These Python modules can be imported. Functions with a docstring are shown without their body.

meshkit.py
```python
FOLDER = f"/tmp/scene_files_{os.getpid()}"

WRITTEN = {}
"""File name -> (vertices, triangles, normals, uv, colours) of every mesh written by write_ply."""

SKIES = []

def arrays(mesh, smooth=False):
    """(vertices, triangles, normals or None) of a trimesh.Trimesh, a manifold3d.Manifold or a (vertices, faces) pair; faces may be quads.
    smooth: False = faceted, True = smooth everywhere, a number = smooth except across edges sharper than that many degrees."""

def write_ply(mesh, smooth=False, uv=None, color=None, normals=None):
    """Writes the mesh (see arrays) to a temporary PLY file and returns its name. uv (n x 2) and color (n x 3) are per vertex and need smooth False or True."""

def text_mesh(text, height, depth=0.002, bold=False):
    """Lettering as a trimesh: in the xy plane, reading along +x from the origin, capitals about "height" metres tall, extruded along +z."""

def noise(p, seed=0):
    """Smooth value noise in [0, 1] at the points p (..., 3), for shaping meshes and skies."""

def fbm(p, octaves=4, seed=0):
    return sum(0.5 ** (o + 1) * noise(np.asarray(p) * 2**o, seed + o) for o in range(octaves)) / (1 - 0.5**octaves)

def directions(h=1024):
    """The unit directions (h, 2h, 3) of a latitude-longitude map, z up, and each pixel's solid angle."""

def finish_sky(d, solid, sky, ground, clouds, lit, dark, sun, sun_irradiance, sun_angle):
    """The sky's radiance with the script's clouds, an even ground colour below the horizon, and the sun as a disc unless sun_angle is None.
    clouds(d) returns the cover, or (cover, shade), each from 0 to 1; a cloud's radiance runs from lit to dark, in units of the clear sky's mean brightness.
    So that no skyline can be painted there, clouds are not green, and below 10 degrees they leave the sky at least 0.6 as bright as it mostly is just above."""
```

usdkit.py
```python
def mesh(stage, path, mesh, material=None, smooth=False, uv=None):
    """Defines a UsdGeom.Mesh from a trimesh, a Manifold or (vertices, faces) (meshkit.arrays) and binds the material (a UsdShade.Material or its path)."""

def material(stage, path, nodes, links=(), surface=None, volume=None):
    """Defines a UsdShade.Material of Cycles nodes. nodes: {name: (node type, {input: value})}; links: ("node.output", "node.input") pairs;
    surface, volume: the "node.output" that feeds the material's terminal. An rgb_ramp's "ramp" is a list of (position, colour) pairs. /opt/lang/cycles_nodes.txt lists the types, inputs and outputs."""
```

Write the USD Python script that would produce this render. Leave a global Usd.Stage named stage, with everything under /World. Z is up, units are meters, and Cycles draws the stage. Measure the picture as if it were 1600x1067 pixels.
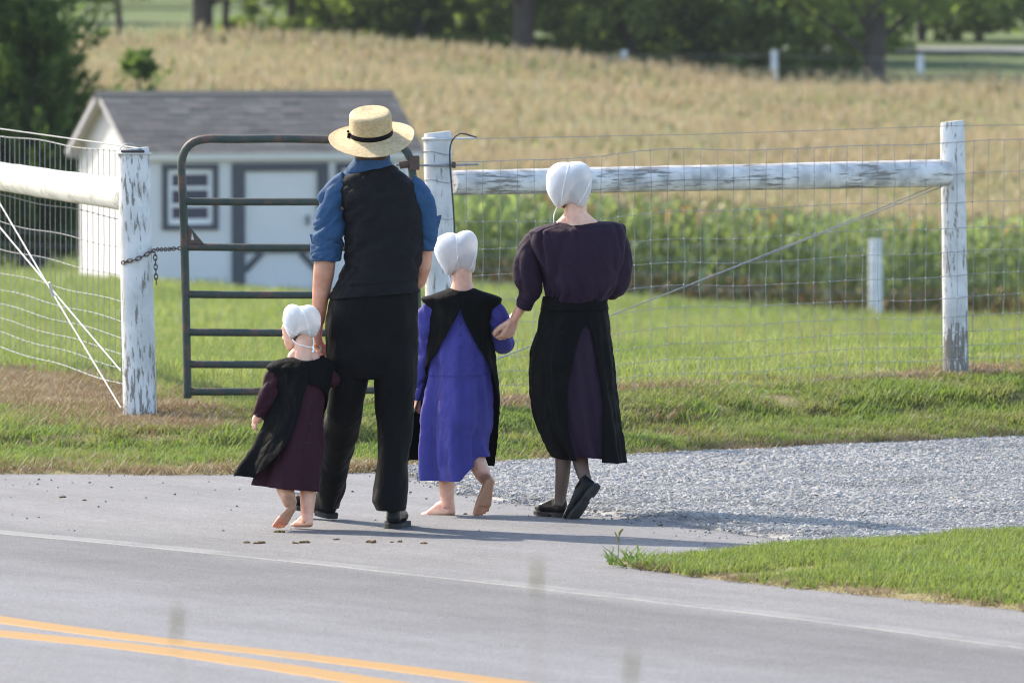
import math
import numpy as np, trimesh, manifold3d, shapely, usdkit, meshkit
from scipy.interpolate import PchipInterpolator, CubicSpline
from pxr import Usd, UsdGeom, UsdLux, UsdShade, Gf, Sdf, Vt

# ------------------------------------------------------------------ camera, sky, sun, exposure
FPX, CX, CY, CAMH = 14350.0, 800.0, 533.5, 2.3
PITCH = math.atan(CY / FPX)
SUN_AZ, SUN_EL = (-0.737, 0.676), math.radians(38)
EXPOSURE, SKY_STRENGTH, SUN_STRENGTH = 1.28, 0.15, 1.0

stage = Usd.Stage.CreateInMemory()
UsdGeom.SetStageUpAxis(stage, UsdGeom.Tokens.z)
UsdGeom.SetStageMetersPerUnit(stage, 1.0)
world = UsdGeom.Xform.Define(stage, '/World')
stage.SetDefaultPrim(world.GetPrim())
UsdGeom.Scope.Define(stage, '/World/Looks')

cam = UsdGeom.Camera.Define(stage, '/World/camera')
cam.AddTranslateOp().Set(Gf.Vec3d(0, 0, CAMH))
cam.AddRotateXOp().Set(90 - math.degrees(PITCH))
cam.CreateHorizontalApertureAttr(22.3)
cam.CreateVerticalApertureAttr(22.3 * 682 / 1024)
cam.CreateFocalLengthAttr(22.3 * FPX / 1600)
cam.CreateFStopAttr(5.0)
cam.CreateFocusDistanceAttr(41.5)
cam.CreateClippingRangeAttr(Gf.Vec2f(0.1, 6000))
cam.CreateExposureAttr(EXPOSURE)

_n = math.hypot(*SUN_AZ)
SUN = np.array([SUN_AZ[0] / _n * math.cos(SUN_EL), SUN_AZ[1] / _n * math.cos(SUN_EL), math.sin(SUN_EL)])
usdkit.material(stage, '/World/Looks/sky_light', {
    's': ('sky_texture', {'sky_type': 'single_scattering', 'sun_disc': False, 'sun_elevation': SUN_EL, 'sun_rotation': math.atan2(SUN[0], SUN[1]), 'aerosol_density': 1.6}),
    'b': ('background_shader', {'strength': SKY_STRENGTH})}, [('s.color', 'b.color')], surface='b.background')
dome = UsdLux.DomeLight.Define(stage, '/World/sky')
dome.GetPrim().SetCustomDataByKey('kind', 'structure')
UsdShade.MaterialBindingAPI.Apply(dome.GetPrim()).Bind(UsdShade.Material.Get(stage, '/World/Looks/sky_light'))
sun = UsdLux.DistantLight.Define(stage, '/World/sun')
sun.CreateNormalizeAttr(True)
sun.CreateIntensityAttr(SUN_STRENGTH)
sun.CreateAngleAttr(0.5)
sun.CreateColorAttr(Gf.Vec3f(1.0, 0.90, 0.76))
_z = SUN; _x = np.cross([0, 0, 1.0], _z); _x /= np.linalg.norm(_x); _y = np.cross(_z, _x)
sun.AddTransformOp().Set(Gf.Matrix4d(*_x, 0, *_y, 0, *_z, 0, 0, 0, 0, 1))

# ------------------------------------------------------------------ helpers: pixels of the photograph to points of the place
FWD = np.array([0, math.cos(PITCH), -math.sin(PITCH)])
UP = np.array([0, math.sin(PITCH), math.cos(PITCH)])
CAM = np.array([0, 0, CAMH])


def ray(u, v):
    u, v = np.broadcast_arrays(np.asarray(u, float), np.asarray(v, float))
    d = FWD + np.stack([(u - CX) / FPX, 0 * u, 0 * u], -1) + UP * ((CY - v) / FPX)[..., None]
    return d


def W(u, v, Y):
    d = ray(u, v)
    return CAM + d * (np.asarray(Y, float) / d[..., 1])[..., None]


def G(u, v, z=0.0):
    d = ray(u, v)
    return CAM + d * ((z - CAMH) / d[..., 2])[..., None]


def px(Y):
    return Y / FPX  # metres per photograph pixel at depth Y


# ------------------------------------------------------------------ helpers: prims
used = {}


def numbered(parent, name):
    k = f'{parent}/{name}'
    n = used.get(k, 0)
    used[k] = n + 1
    return k if n == 0 else f'{k}_{n:03d}'


def pathof(parent):
    return '/World' if parent is None else str(parent.GetPath())


def tag(p, label=None, cat=None, group=None, kind=None):
    for k, val in (('label', label), ('category', cat), ('group', group), ('kind', kind)):
        if val:
            p.SetCustomDataByKey(k, val)
    return p


def thing(name, label, cat, group=None, loc=(0, 0, 0), rz=0.0):
    x = UsdGeom.Xform.Define(stage, numbered('/World', name))
    x.AddTranslateOp().Set(Gf.Vec3d(*map(float, loc)))
    x.AddRotateZOp().Set(float(rz))
    return tag(x.GetPrim(), label, cat, group)


def obj(name, mesh, material, parent=None, smooth=False, label=None, uv=None, mat4=None, cat=None, group=None, kind=None):
    m = usdkit.mesh(stage, numbered(pathof(parent), name), mesh, material, smooth, uv)
    m.CreateDoubleSidedAttr(True)
    if mat4 is not None:
        m.AddTransformOp().Set(Gf.Matrix4d(*np.asarray(mat4).T.ravel().tolist()))
    return tag(m.GetPrim(), label, cat, group, kind)


def dup(src, name, label=None, loc=(0, 0, 0), rz=0.0, scale=1.0, group=None):
    x = UsdGeom.Xform.Define(stage, numbered('/World', name))
    x.GetPrim().GetReferences().AddInternalReference(src.GetPath())
    x.GetPrim().SetInstanceable(True)
    x.GetPrim().CreateAttribute('xformOp:translate', Sdf.ValueTypeNames.Double3).Set(Gf.Vec3d(*map(float, loc)))
    x.GetPrim().CreateAttribute('xformOp:rotateZ', Sdf.ValueTypeNames.Float).Set(float(rz))
    s = np.broadcast_to(np.asarray(scale, float), 3)
    x.GetPrim().CreateAttribute('xformOp:scale', Sdf.ValueTypeNames.Float3).Set(Gf.Vec3f(*map(float, s)))
    x.CreateXformOpOrderAttr(['xformOp:translate', 'xformOp:rotateZ', 'xformOp:scale'])
    return tag(x.GetPrim(), label, None, group)


def instancer(name, protos, mats, pos, yaw, scale, idx, parent=None, tilt=None, kind='stuff', label=None, cat=None, smooth=False):
    """One scattered mass of a thing nobody could count."""
    path = numbered(pathof(parent), name)
    pi = UsdGeom.PointInstancer.Define(stage, path)
    rel = pi.CreatePrototypesRel()
    for k, (pm, mt) in enumerate(zip(protos, mats)):
        pp = f'{path}/tuft_{k + 1:03d}'
        usdkit.mesh(stage, pp, pm, mt, smooth).CreateDoubleSidedAttr(True)
        rel.AddTarget(pp)
    n = len(pos)
    pi.CreateProtoIndicesAttr(Vt.IntArray.FromNumpy(np.asarray(idx, np.int32)))
    pi.CreatePositionsAttr(Vt.Vec3fArray.FromNumpy(np.asarray(pos, np.float32)))
    sc = np.asarray(scale, np.float32)
    if sc.ndim == 1:
        sc = np.repeat(sc[:, None], 3, 1)
    pi.CreateScalesAttr(Vt.Vec3fArray.FromNumpy(sc))
    yaw = np.asarray(yaw)
    tx, ty = (np.zeros(n), np.zeros(n)) if tilt is None else tilt
    q = []
    cz, sz = np.cos(yaw / 2), np.sin(yaw / 2)
    cx_, sx_ = np.cos(tx / 2), np.sin(tx / 2)
    for a, b, c, d in zip(cz, sz, cx_, sx_):
        q.append(Gf.Quath(float(c * a), float(d * a), float(-d * b), float(c * b)))  # tilt about x after yaw about z
    pi.CreateOrientationsAttr(Vt.QuathArray(q))
    return tag(pi.GetPrim(), label, cat, None, kind)


# ------------------------------------------------------------------ helpers: shapes
def box(lo, hi):
    lo, hi = np.asarray(lo, float), np.asarray(hi, float)
    b = trimesh.creation.box(hi - lo)
    b.apply_translation((lo + hi) / 2)
    return b


def cat(*ms):
    return trimesh.util.concatenate([m for m in ms])


def frame_z(a, b):
    """4x4 whose z axis runs from a to b, origin a."""
    a, b = np.asarray(a, float), np.asarray(b, float)
    z = (b - a) / np.linalg.norm(b - a)
    x = np.cross([0, 0, 1.0], z) if abs(z[2]) < 0.95 else np.cross([0, 1.0, 0], z)
    x /= np.linalg.norm(x)
    m = np.eye(4)
    m[:3, 0], m[:3, 1], m[:3, 2], m[:3, 3] = x, np.cross(z, x), z, a
    return m


def grid_faces(M, N, closed=True):
    i, j = np.meshgrid(np.arange(M - 1), np.arange(N if closed else N - 1), indexing='ij')
    j2 = (j + 1) % N
    return np.stack([i * N + j, i * N + j2, (i + 1) * N + j2, (i + 1) * N + j], -1).reshape(-1, 4)


def to_tri(v, q):
    q = np.asarray(q)
    return trimesh.Trimesh(v, np.vstack([q[:, [0, 1, 2]], q[:, [0, 2, 3]]]), process=False)


def tube(pts, rad, n=10, M=None, caps=True, flat=None):
    """A round tube along a curve; rad one radius or one per point."""
    pts = np.asarray(pts, float)
    rad = np.broadcast_to(np.asarray(rad, float), len(pts)).copy()
    if M:
        t = np.r_[0, np.cumsum(np.linalg.norm(np.diff(pts, axis=0), axis=1))]
        s = np.linspace(0, t[-1], M)
        rad = PchipInterpolator(t, rad)(s)
        pts = CubicSpline(t, pts)(s) if len(pts) > 2 else np.stack([np.interp(s, t, pts[:, k]) for k in range(3)], 1)
    T = np.gradient(pts, axis=0)
    T /= np.linalg.norm(T, axis=1, keepdims=True)
    ref = np.array([0, 1.0, 0]) if abs(T[0, 1]) < 0.9 else np.array([1.0, 0, 0])
    u = np.cross(T[0], ref); u /= np.linalg.norm(u)
    U = []
    for t_ in T:
        u = u - t_ * (u @ t_); u /= np.linalg.norm(u); U.append(u)
    U = np.array(U); V = np.cross(T, U)
    a = np.arange(n) * 2 * np.pi / n
    P = pts[:, None] + rad[:, None, None] * (U[:, None] * np.cos(a)[None, :, None] + V[:, None] * np.sin(a)[None, :, None])
    v = P.reshape(-1, 3); f = grid_faces(len(pts), n)
    m = to_tri(v, f)
    if caps:
        k = len(v)
        v = np.vstack([v, pts[0], pts[-1]])
        e0 = [[(j + 1) % n, j, k] for j in range(n)]
        o = (len(pts) - 1) * n
        e1 = [[o + j, o + (j + 1) % n, k + 1] for j in range(n)]
        m = trimesh.Trimesh(v, np.vstack([m.faces, e0, e1]), process=False)
    return m


class Loft:
    """A body of cloth or flesh given by level rings. Each ring: (vL, uL, vR, uR, dy, half depth[, squareness]) or (v, uL, uR, dy, half depth[, squareness]),
    with u, v measured in the photograph at depth Y + dy. Angle 0 is the viewer's right, pi/2 faces the viewer."""

    def __init__(self, Y, rings, disp=None, dz=None):
        R = []
        for r in rings:
            r = list(r)
            if len(r) < 7:
                r = [r[0], r[1], r[0], r[2], r[3], r[4], r[5] if len(r) == 6 else 2.0]
            R.append(r)
        R = np.array(R, float)
        t = np.r_[0, np.cumsum(np.maximum(np.abs(np.diff((R[:, 0] + R[:, 2]) / 2)), 1.0))]
        self.t = t / t[-1]
        self.f = PchipInterpolator(self.t, R, axis=0)
        self.Y, self.disp, self.dz = Y, disp, dz

    def at(self, T, TH, off=0.0):
        r = self.f(T)
        vL, uL, vR, uR, dy, hd, n = np.moveaxis(r, -1, 0)
        PL, PR = W(uL, vL, self.Y + dy), W(uR, vR, self.Y + dy)
        C, A = (PL + PR) / 2, (PR - PL) / 2
        c, s = np.cos(TH), np.sin(TH)
        e = 2.0 / n
        cs, sn = np.sign(c) * np.abs(c) ** e, np.sign(s) * np.abs(s) ** e
        D = np.zeros_like(A); D[..., 1] = -1.0
        P = C + A * cs[..., None] + D * (hd * sn)[..., None]
        An = A / np.maximum(np.linalg.norm(A, axis=-1, keepdims=True), 1e-9)
        nrm = An * (c * hd)[..., None] + D * (s * np.linalg.norm(A, axis=-1))[..., None]
        nrm /= np.maximum(np.linalg.norm(nrm, axis=-1, keepdims=True), 1e-9)
        o = off
        if self.disp is not None:
            o = o + self.disp(T, TH, P)
        P = P + nrm * np.asarray(o)[..., None] if np.ndim(o) else P + nrm * o
        if self.dz is not None:
            P = P.copy(); P[..., 2] += self.dz(T, TH)
        return P

    def tOf(self, v):
        """t of the ring whose mean v is this."""
        ts = np.linspace(0, 1, 400); r = self.f(ts)
        return float(np.interp(v, (r[:, 0] + r[:, 2]) / 2, ts))

    def mesh(self, M=70, N=72, thick=0.004, cap0=False, cap1=False, t0=0.0, t1=1.0, off=0.0, th0=None, th1=None):
        """All round, or a panel from angle th0(t) to th1(t)."""
        T = np.linspace(t0, t1, M)
        if th0 is None:
            TH = np.tile(np.arange(N) * 2 * np.pi / N, (M, 1))
        else:
            a, b = np.array([th0(x) for x in T]), np.array([th1(x) for x in T])
            TH = a[:, None] + (b - a)[:, None] * np.linspace(0, 1, N)[None]
        TT = np.repeat(T[:, None], N, 1)
        P = self.at(TT, TH, off)
        closed = th0 is None
        if cap0 or cap1:
            v = P.reshape(-1, 3); f = grid_faces(M, N); m = to_tri(v, f)
            fs, k = [m.faces], len(v)
            if cap0:
                v = np.vstack([v, P[0].mean(0)]); fs.append([[(j + 1) % N, j, k] for j in range(N)]); k += 1
            if cap1:
                v = np.vstack([v, P[-1].mean(0)]); o = (M - 1) * N; fs.append([[o + j, o + (j + 1) % N, k] for j in range(N)])
            return trimesh.Trimesh(v, np.vstack(fs)[:, ::-1], process=False)
        Q = self.at(TT, TH, off - thick)
        v = np.vstack([P.reshape(-1, 3), Q.reshape(-1, 3)]); L = M * N
        q = grid_faces(M, N, closed)
        fs = [q, q[:, ::-1] + L]
        J = np.arange(N if closed else N - 1); J2 = (J + 1) % N
        fs.append(np.stack([J, L + J, L + J2, J2], 1)); o = (M - 1) * N
        fs.append(np.stack([o + J, o + J2, L + o + J2, L + o + J], 1))
        if not closed:
            I = np.arange(M - 1)
            fs.append(np.stack([I * N, (I + 1) * N, L + (I + 1) * N, L + I * N], 1))
            e = N - 1
            fs.append(np.stack([I * N + e, L + I * N + e, L + (I + 1) * N + e, (I + 1) * N + e], 1))
        m = to_tri(v, np.vstack(fs)); m.faces = m.faces[:, ::-1]
        return m


def creases(scale, amp, seed, aniso=(1, 1, 1), rot=0.0, ridge=True):
    """Cloth creases: displacement from ridged noise stretched along one direction."""
    def f(T, TH, P):
        c, s = math.cos(rot), math.sin(rot)
        p = np.stack([P[..., 0] * c + P[..., 2] * s, P[..., 1], -P[..., 0] * s + P[..., 2] * c], -1) * np.asarray(aniso) * scale
        n = meshkit.fbm(p + 50, 2, seed)
        return amp * (1.0 - 3.2 * np.clip(1 - np.abs(2 * n - 1) * 3.0, 0, 1) ** 1.5 * 0.5 + 0.8 * np.abs(2 * n - 1) - 0.6 if ridge else (2 * n - 1))
    return f


def addf(*fs):
    return lambda T, TH, P: sum(f(T, TH, P) for f in fs)


_ico = trimesh.creation.icosphere(2).vertices


def hull_chain(nodes):
    """nodes: [(point, radius)...]; each consecutive pair's hull, as Manifolds."""
    out = []
    for (a, ra), (b, rb) in zip(nodes[:-1], nodes[1:]):
        out.append(manifold3d.Manifold.hull_points(np.vstack([np.asarray(a) + _ico * ra, np.asarray(b) + _ico * rb])))
    return out


def hull_of(nodes):
    return manifold3d.Manifold.hull_points(np.vstack([np.asarray(a) + _ico * np.asarray(r) for a, r in nodes]))


def skin(parts, edge=0.012, it=10):
    m = manifold3d.Manifold.batch_boolean(parts, manifold3d.OpType.Add).refine_to_length(edge)
    d = m.to_mesh()
    t = trimesh.Trimesh(d.vert_properties[:, :3], d.tri_verts, process=False)
    trimesh.smoothing.filter_taubin(t, lamb=0.5, nu=0.52, iterations=it)
    return t


# ------------------------------------------------------------------ materials
def M(name, nodes, links=(), surface='p.BSDF', volume=None):
    return usdkit.material(stage, f'/World/Looks/{name}', nodes, links, surface, volume)


def plain(name, col, rough=0.6, var=0.15, scale=20.0, bump=0.0, bscale=None, spec=0.4, sheen=0.0, metal=0.0, aniso=(1, 1, 1), coord='position'):
    """One colour with soft mottling, and fine relief."""
    c = np.asarray(col, float)
    nodes = {'g': ('geometry', {}), 'tc': ('texture_coordinate', {}), 'mp': ('mapping', {'scale': aniso}),
             'n': ('noise_texture', {'scale': scale, 'detail': 5.0, 'roughness': 0.6}),
             'r': ('rgb_ramp', {'ramp': [(0.25, tuple(c * (1 - var))), (0.75, tuple(np.minimum(c * (1 + var), 1)))]}),
             'p': ('principled_bsdf', {'roughness': rough, 'specular_ior_level': spec, 'sheen_weight': sheen, 'metallic': metal})}
    links = [(('g.position' if coord == 'position' else 'tc.object'), 'mp.vector'), ('mp.vector', 'n.vector'), ('n.fac', 'r.fac'), ('r.color', 'p.base_color')]
    if bump:
        nodes['n2'] = ('noise_texture', {'scale': bscale or scale * 4, 'detail': 3.0})
        nodes['b'] = ('bump', {'strength': bump, 'distance': 0.01})
        links += [('mp.vector', 'n2.vector'), ('n2.fac', 'b.height'), ('b.normal', 'p.normal')]
    return M(name, nodes, links)


def leafy(name, cols, rough=0.65, trans=0.35, tint=(1.0, 1.06, 0.6), patch=None, spec=0.15):
    """Leaf and grass blade: colour varies from plant to plant and from blade to blade; light passes through."""
    nodes = {'o': ('object_info', {}), 'g': ('geometry', {}),
             'a': ('math', {'math_type': 'multiply_add', 'value2': 0.5, 'value3': 0.0}),
             'b': ('math', {'math_type': 'multiply_add', 'value2': 0.5}),
             'r': ('rgb_ramp', {'ramp': cols}),
             'tn': ('mix', {'mix_type': 'multiply', 'fac': 1.0, 'color2': tint}),
             'p': ('principled_bsdf', {'roughness': rough, 'specular_ior_level': spec}),
             't': ('translucent_bsdf', {}), 'm': ('mix_closure', {'fac': trans})}
    links = [('o.random', 'a.value1'), ('g.random_per_island', 'b.value1'), ('a.value', 'b.value3'), ('b.value', 'r.fac')]
    colour = 'r.color'
    if patch:
        nodes['pn'] = ('noise_texture', {'scale': patch[0], 'detail': 2.0})
        nodes['pr'] = ('rgb_ramp', {'ramp': [(0.42, (0, 0, 0)), (0.62, (1, 1, 1))]})
        nodes['pm'] = ('mix', {'mix_type': 'mix', 'color2': patch[1]})
        nodes['pf'] = ('math', {'math_type': 'multiply', 'value2': patch[2]})
        links += [('g.position', 'pn.vector'), ('pn.fac', 'pr.fac'), ('pr.color', 'pf.value1'), ('pf.value', 'pm.fac'), ('r.color', 'pm.color1')]
        colour = 'pm.color'
    links += [(colour, 'p.base_color'), (colour, 'tn.color1'), ('tn.color', 't.color'), ('p.BSDF', 'm.closure1'), ('t.BSDF', 'm.closure2')]
    return M(name, nodes, links, surface='m.closure')


def weathered(name, paint, wood, scale=9.0, stretch=(5, 5, 0.7), lo=0.56, hi=0.62, bottom=0.0, rough=0.7, dirt=0.25):
    """Old white paint flaking off grey wood; the wear runs with the grain, along the piece's own z."""
    nodes = {'tc0': ('texture_coordinate', {}), 'oi': ('object_info', {}), 'om': ('math', {'math_type': 'multiply', 'value2': 23.0}), 'oc': ('combine_xyz', {'z': 0.0}), 'tc': ('vector_math', {'math_type': 'add'}), 'mp': ('mapping', {'scale': stretch}),
             'n': ('noise_texture', {'scale': scale, 'detail': 7.0, 'roughness': 0.68}),
             'n3': ('noise_texture', {'scale': scale * 0.25, 'detail': 3.0}),
             's': ('separate_xyz', {}), 'mr': ('map_range', {'from_min': 0.45, 'from_max': 0.0, 'to_min': 0.0, 'to_max': bottom, 'clamp': True}),
             'ad': ('math', {'math_type': 'add'}), 'n3m': ('math', {'math_type': 'multiply_add', 'value2': 0.35, 'value3': -0.175}), 'ad2': ('math', {'math_type': 'add'}),
             'r': ('rgb_ramp', {'ramp': [(lo, (0, 0, 0)), (hi, (1, 1, 1))]}),
             'nd': ('noise_texture', {'scale': scale * 0.6, 'detail': 5.0}),
             'pd': ('rgb_ramp', {'ramp': [(0.35, tuple(np.asarray(paint) * (1 - dirt))), (0.6, paint)]}),
             'wd': ('rgb_ramp', {'ramp': [(0.3, tuple(np.asarray(wood) * 0.45)), (0.7, wood)]}),
             'mx': ('mix', {}), 'inv': ('math', {'math_type': 'subtract', 'value1': 1.0}),
             'b': ('bump', {'strength': 0.5, 'distance': 0.006}),
             'p': ('principled_bsdf', {'roughness': rough, 'specular_ior_level': 0.3})}
    links = [('oi.random', 'om.value1'), ('om.value', 'oc.x'), ('om.value', 'oc.y'), ('tc0.object', 'tc.vector1'), ('oc.vector', 'tc.vector2'),
             ('tc.vector', 'mp.vector'), ('mp.vector', 'n.vector'), ('tc.vector', 'n3.vector'), ('tc0.object', 's.vector'), ('s.z', 'mr.value'),
             ('n.fac', 'ad.value1'), ('mr.result', 'ad.value2'), ('n3.fac', 'n3m.value1'), ('ad.value', 'ad2.value1'), ('n3m.value', 'ad2.value2'), ('ad2.value', 'r.fac'),
             ('tc.vector', 'nd.vector'), ('nd.fac', 'pd.fac'), ('n.fac', 'wd.fac'),
             ('r.color', 'mx.fac'), ('pd.color', 'mx.color1'), ('wd.color', 'mx.color2'), ('mx.color', 'p.base_color'),
             ('r.color', 'inv.value2'), ('inv.value', 'b.height'), ('b.normal', 'p.normal')]
    return M(name, nodes, links)


def woven(name, col, rough=0.85, sheen=0.15, thread=900.0, var=0.07, sheen_tint=None, spec=0.2):
    """Cloth: fine weave relief, slight fading."""
    c = np.asarray(col, float)
    nodes = {'g': ('geometry', {}), 'n': ('noise_texture', {'scale': 14.0, 'detail': 4.0}), 'mp': ('mapping', {'scale': (1, 1, 0.25)}),
             'f': ('noise_texture', {'scale': thread, 'detail': 1.0}),
             'r': ('rgb_ramp', {'ramp': [(0.3, tuple(c * (1 - var))), (0.7, tuple(c * (1 + var)))]}),
             'b': ('bump', {'strength': 0.25, 'distance': 0.002}), 'wm': ('mapping', {'scale': (1.0, 1.0, 0.4), 'rotation': (0.0, 0.35, 0.0)}),
             'w': ('noise_texture', {'scale': 26.0, 'detail': 3.0, 'roughness': 0.55, 'distortion': 0.8}), 'wb': ('bump', {'strength': 0.3, 'distance': 0.02}),
             'p': ('principled_bsdf', {'roughness': rough, 'specular_ior_level': spec, 'sheen_weight': sheen, 'sheen_roughness': 0.4, 'sheen_tint': tuple(sheen_tint if sheen_tint is not None else np.minimum(c * 3 + 0.1, 1))})}
    links = [('g.position', 'n.vector'), ('g.position', 'mp.vector'), ('mp.vector', 'f.vector'), ('n.fac', 'r.fac'), ('r.color', 'p.base_color'), ('f.fac', 'b.height'), ('g.position', 'wm.vector'), ('wm.vector', 'w.vector'), ('w.fac', 'wb.height'), ('wb.normal', 'b.normal'), ('b.normal', 'p.normal')]
    return M(name, nodes, links)
rng = np.random.default_rng(7)

# ------------------------------------------------------------------ the lie of the land
_yb = [tuple(G(u, v)[:2]) for u, v in ((0, 739), (300, 741), (600, 737), (760, 731), (1000, 716), (1300, 701), (1600, 690))]
_yb = [(-40.0, _yb[0][1]), (-6.0, _yb[0][1])] + _yb + [(4.0, _yb[-1][1] + 0.9), (40.0, _yb[-1][1] + 6)]
_far = PchipInterpolator([46, 50, 55, 62, 75, 100, 137, 167, 200, 247, 280, 300, 400, 600, 900, 1500],
                         [0.16, 0.22, 0.14, -0.06, -0.52, -1.44, -2.34, -3.10, -2.5, -1.05, 0.6, 1.1, 2.3, 9.0, 20.0, 28.0])


def verge_edge(X):
    return np.interp(X, [p[0] for p in _yb], [p[1] for p in _yb])


def zg(X, Y):
    X, Y = np.asarray(X, float), np.asarray(Y, float)
    d = Y - verge_edge(X)
    near = np.interp(d, [-40, -31, -22, -0.6, -0.15, 0.0, 0.6, 1.15, 1.4, 2.0, 2.6], [1.1, 0.9, -0.05, -0.05, -0.02, 0.012, 0.05, 0.08, 0.155, 0.195, 0.215])
    w = np.clip((Y - 48.5) / 4.0, 0, 1); w = w * w * (3 - 2 * w)
    tilt_n = 0.03 * np.clip(X, -1.5, 4) * np.clip((d + 0.0) / 1.8, 0, 1)
    tilt_f = -0.072 * np.clip(X, -7, 7) * np.clip((Y - 55) / 60, 0, 1)
    z = near * (1 - w) + _far(np.clip(Y, 46, 1500)) * w + tilt_n * (1 - np.clip((Y - 55) / 40, 0, 1)) + tilt_f
    p = np.stack([X * 1.3, Y * 1.3, 0 * X], -1)
    bump = (meshkit.fbm(p + 100, 3, 3) - 0.5) * 0.05 * np.clip((d - 0.1) / 0.6, 0, 1) * np.clip((60 - Y) / 10, 0.3, 1)
    return z + bump


def ground_sheet(xs, ys):
    X, Y = np.meshgrid(xs, ys, indexing='xy')
    v = np.stack([X, Y, zg(X, Y)], -1).reshape(-1, 3)
    return to_tri(v, grid_faces(len(ys), len(xs), False))


xs = np.unique(np.r_[-400, -200, -100, np.linspace(-60, -8, 27), np.linspace(-8, 8, 161), np.linspace(8, 60, 27), 100, 200, 400])
ys = np.unique(np.r_[np.linspace(-60, 42, 25), np.linspace(42, 54, 121), np.linspace(54, 110, 80), np.linspace(110, 320, 110), np.linspace(320, 900, 40), 1100, 1500])

# --- fence lines on the ground
def on_ground(u, v, z):
    return G(u, v, z)


LP = np.array([W(217, 650, 47.05)[0], 47.05])              # left post by the gate
MP = np.array([W(688, 600, 47.55)[0], 47.55])              # post on the gate's other side
RP = np.array([W(1494, 586, 49.8)[0], 49.8])               # right-hand post
LE = LP + (np.array([W(0, 275, 51.9)[0], 51.9]) - LP) * 1.45
RE = RP + (RP - MP) * 0.95


def seg_dist(X, Y, a, b):
    d = b - a; L = d @ d
    t = np.clip(((X - a[0]) * d[0] + (Y - a[1]) * d[1]) / L, 0, 1)
    return np.hypot(X - a[0] - t * d[0], Y - a[1] - t * d[1])


def dryness(X, Y):
    """How dead the grass is: 1 along the fence lines, where it was sprayed."""
    p = np.stack([X * 1.6, Y * 1.1, 0 * X], -1)
    n = meshkit.fbm(p + 31, 3, 9)
    dl, dr = seg_dist(X, Y, LP + [0.1, -.5], LE), seg_dist(X, Y, MP, RE)
    dgate = seg_dist(X, Y, LP, MP + [0.35, 0])
    a = np.clip(1.25 - (dl + (n - 0.5) * 0.8) / 0.64, 0, 1)
    b = np.clip(1.0 - (np.abs(dr - 0.03) + (n - 0.5) * 0.6) / 0.22, 0, 1)
    c = np.clip(1.0 - (dgate + (n - 0.5) * 0.6) / 0.26, 0, 1)
    e = np.clip(1.0 - (np.abs(Y - verge_edge(X)) + (n - 0.5) * 0.25) / 0.14, 0, 1)
    return np.maximum.reduce([a, b, c, e * 0.9])


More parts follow.
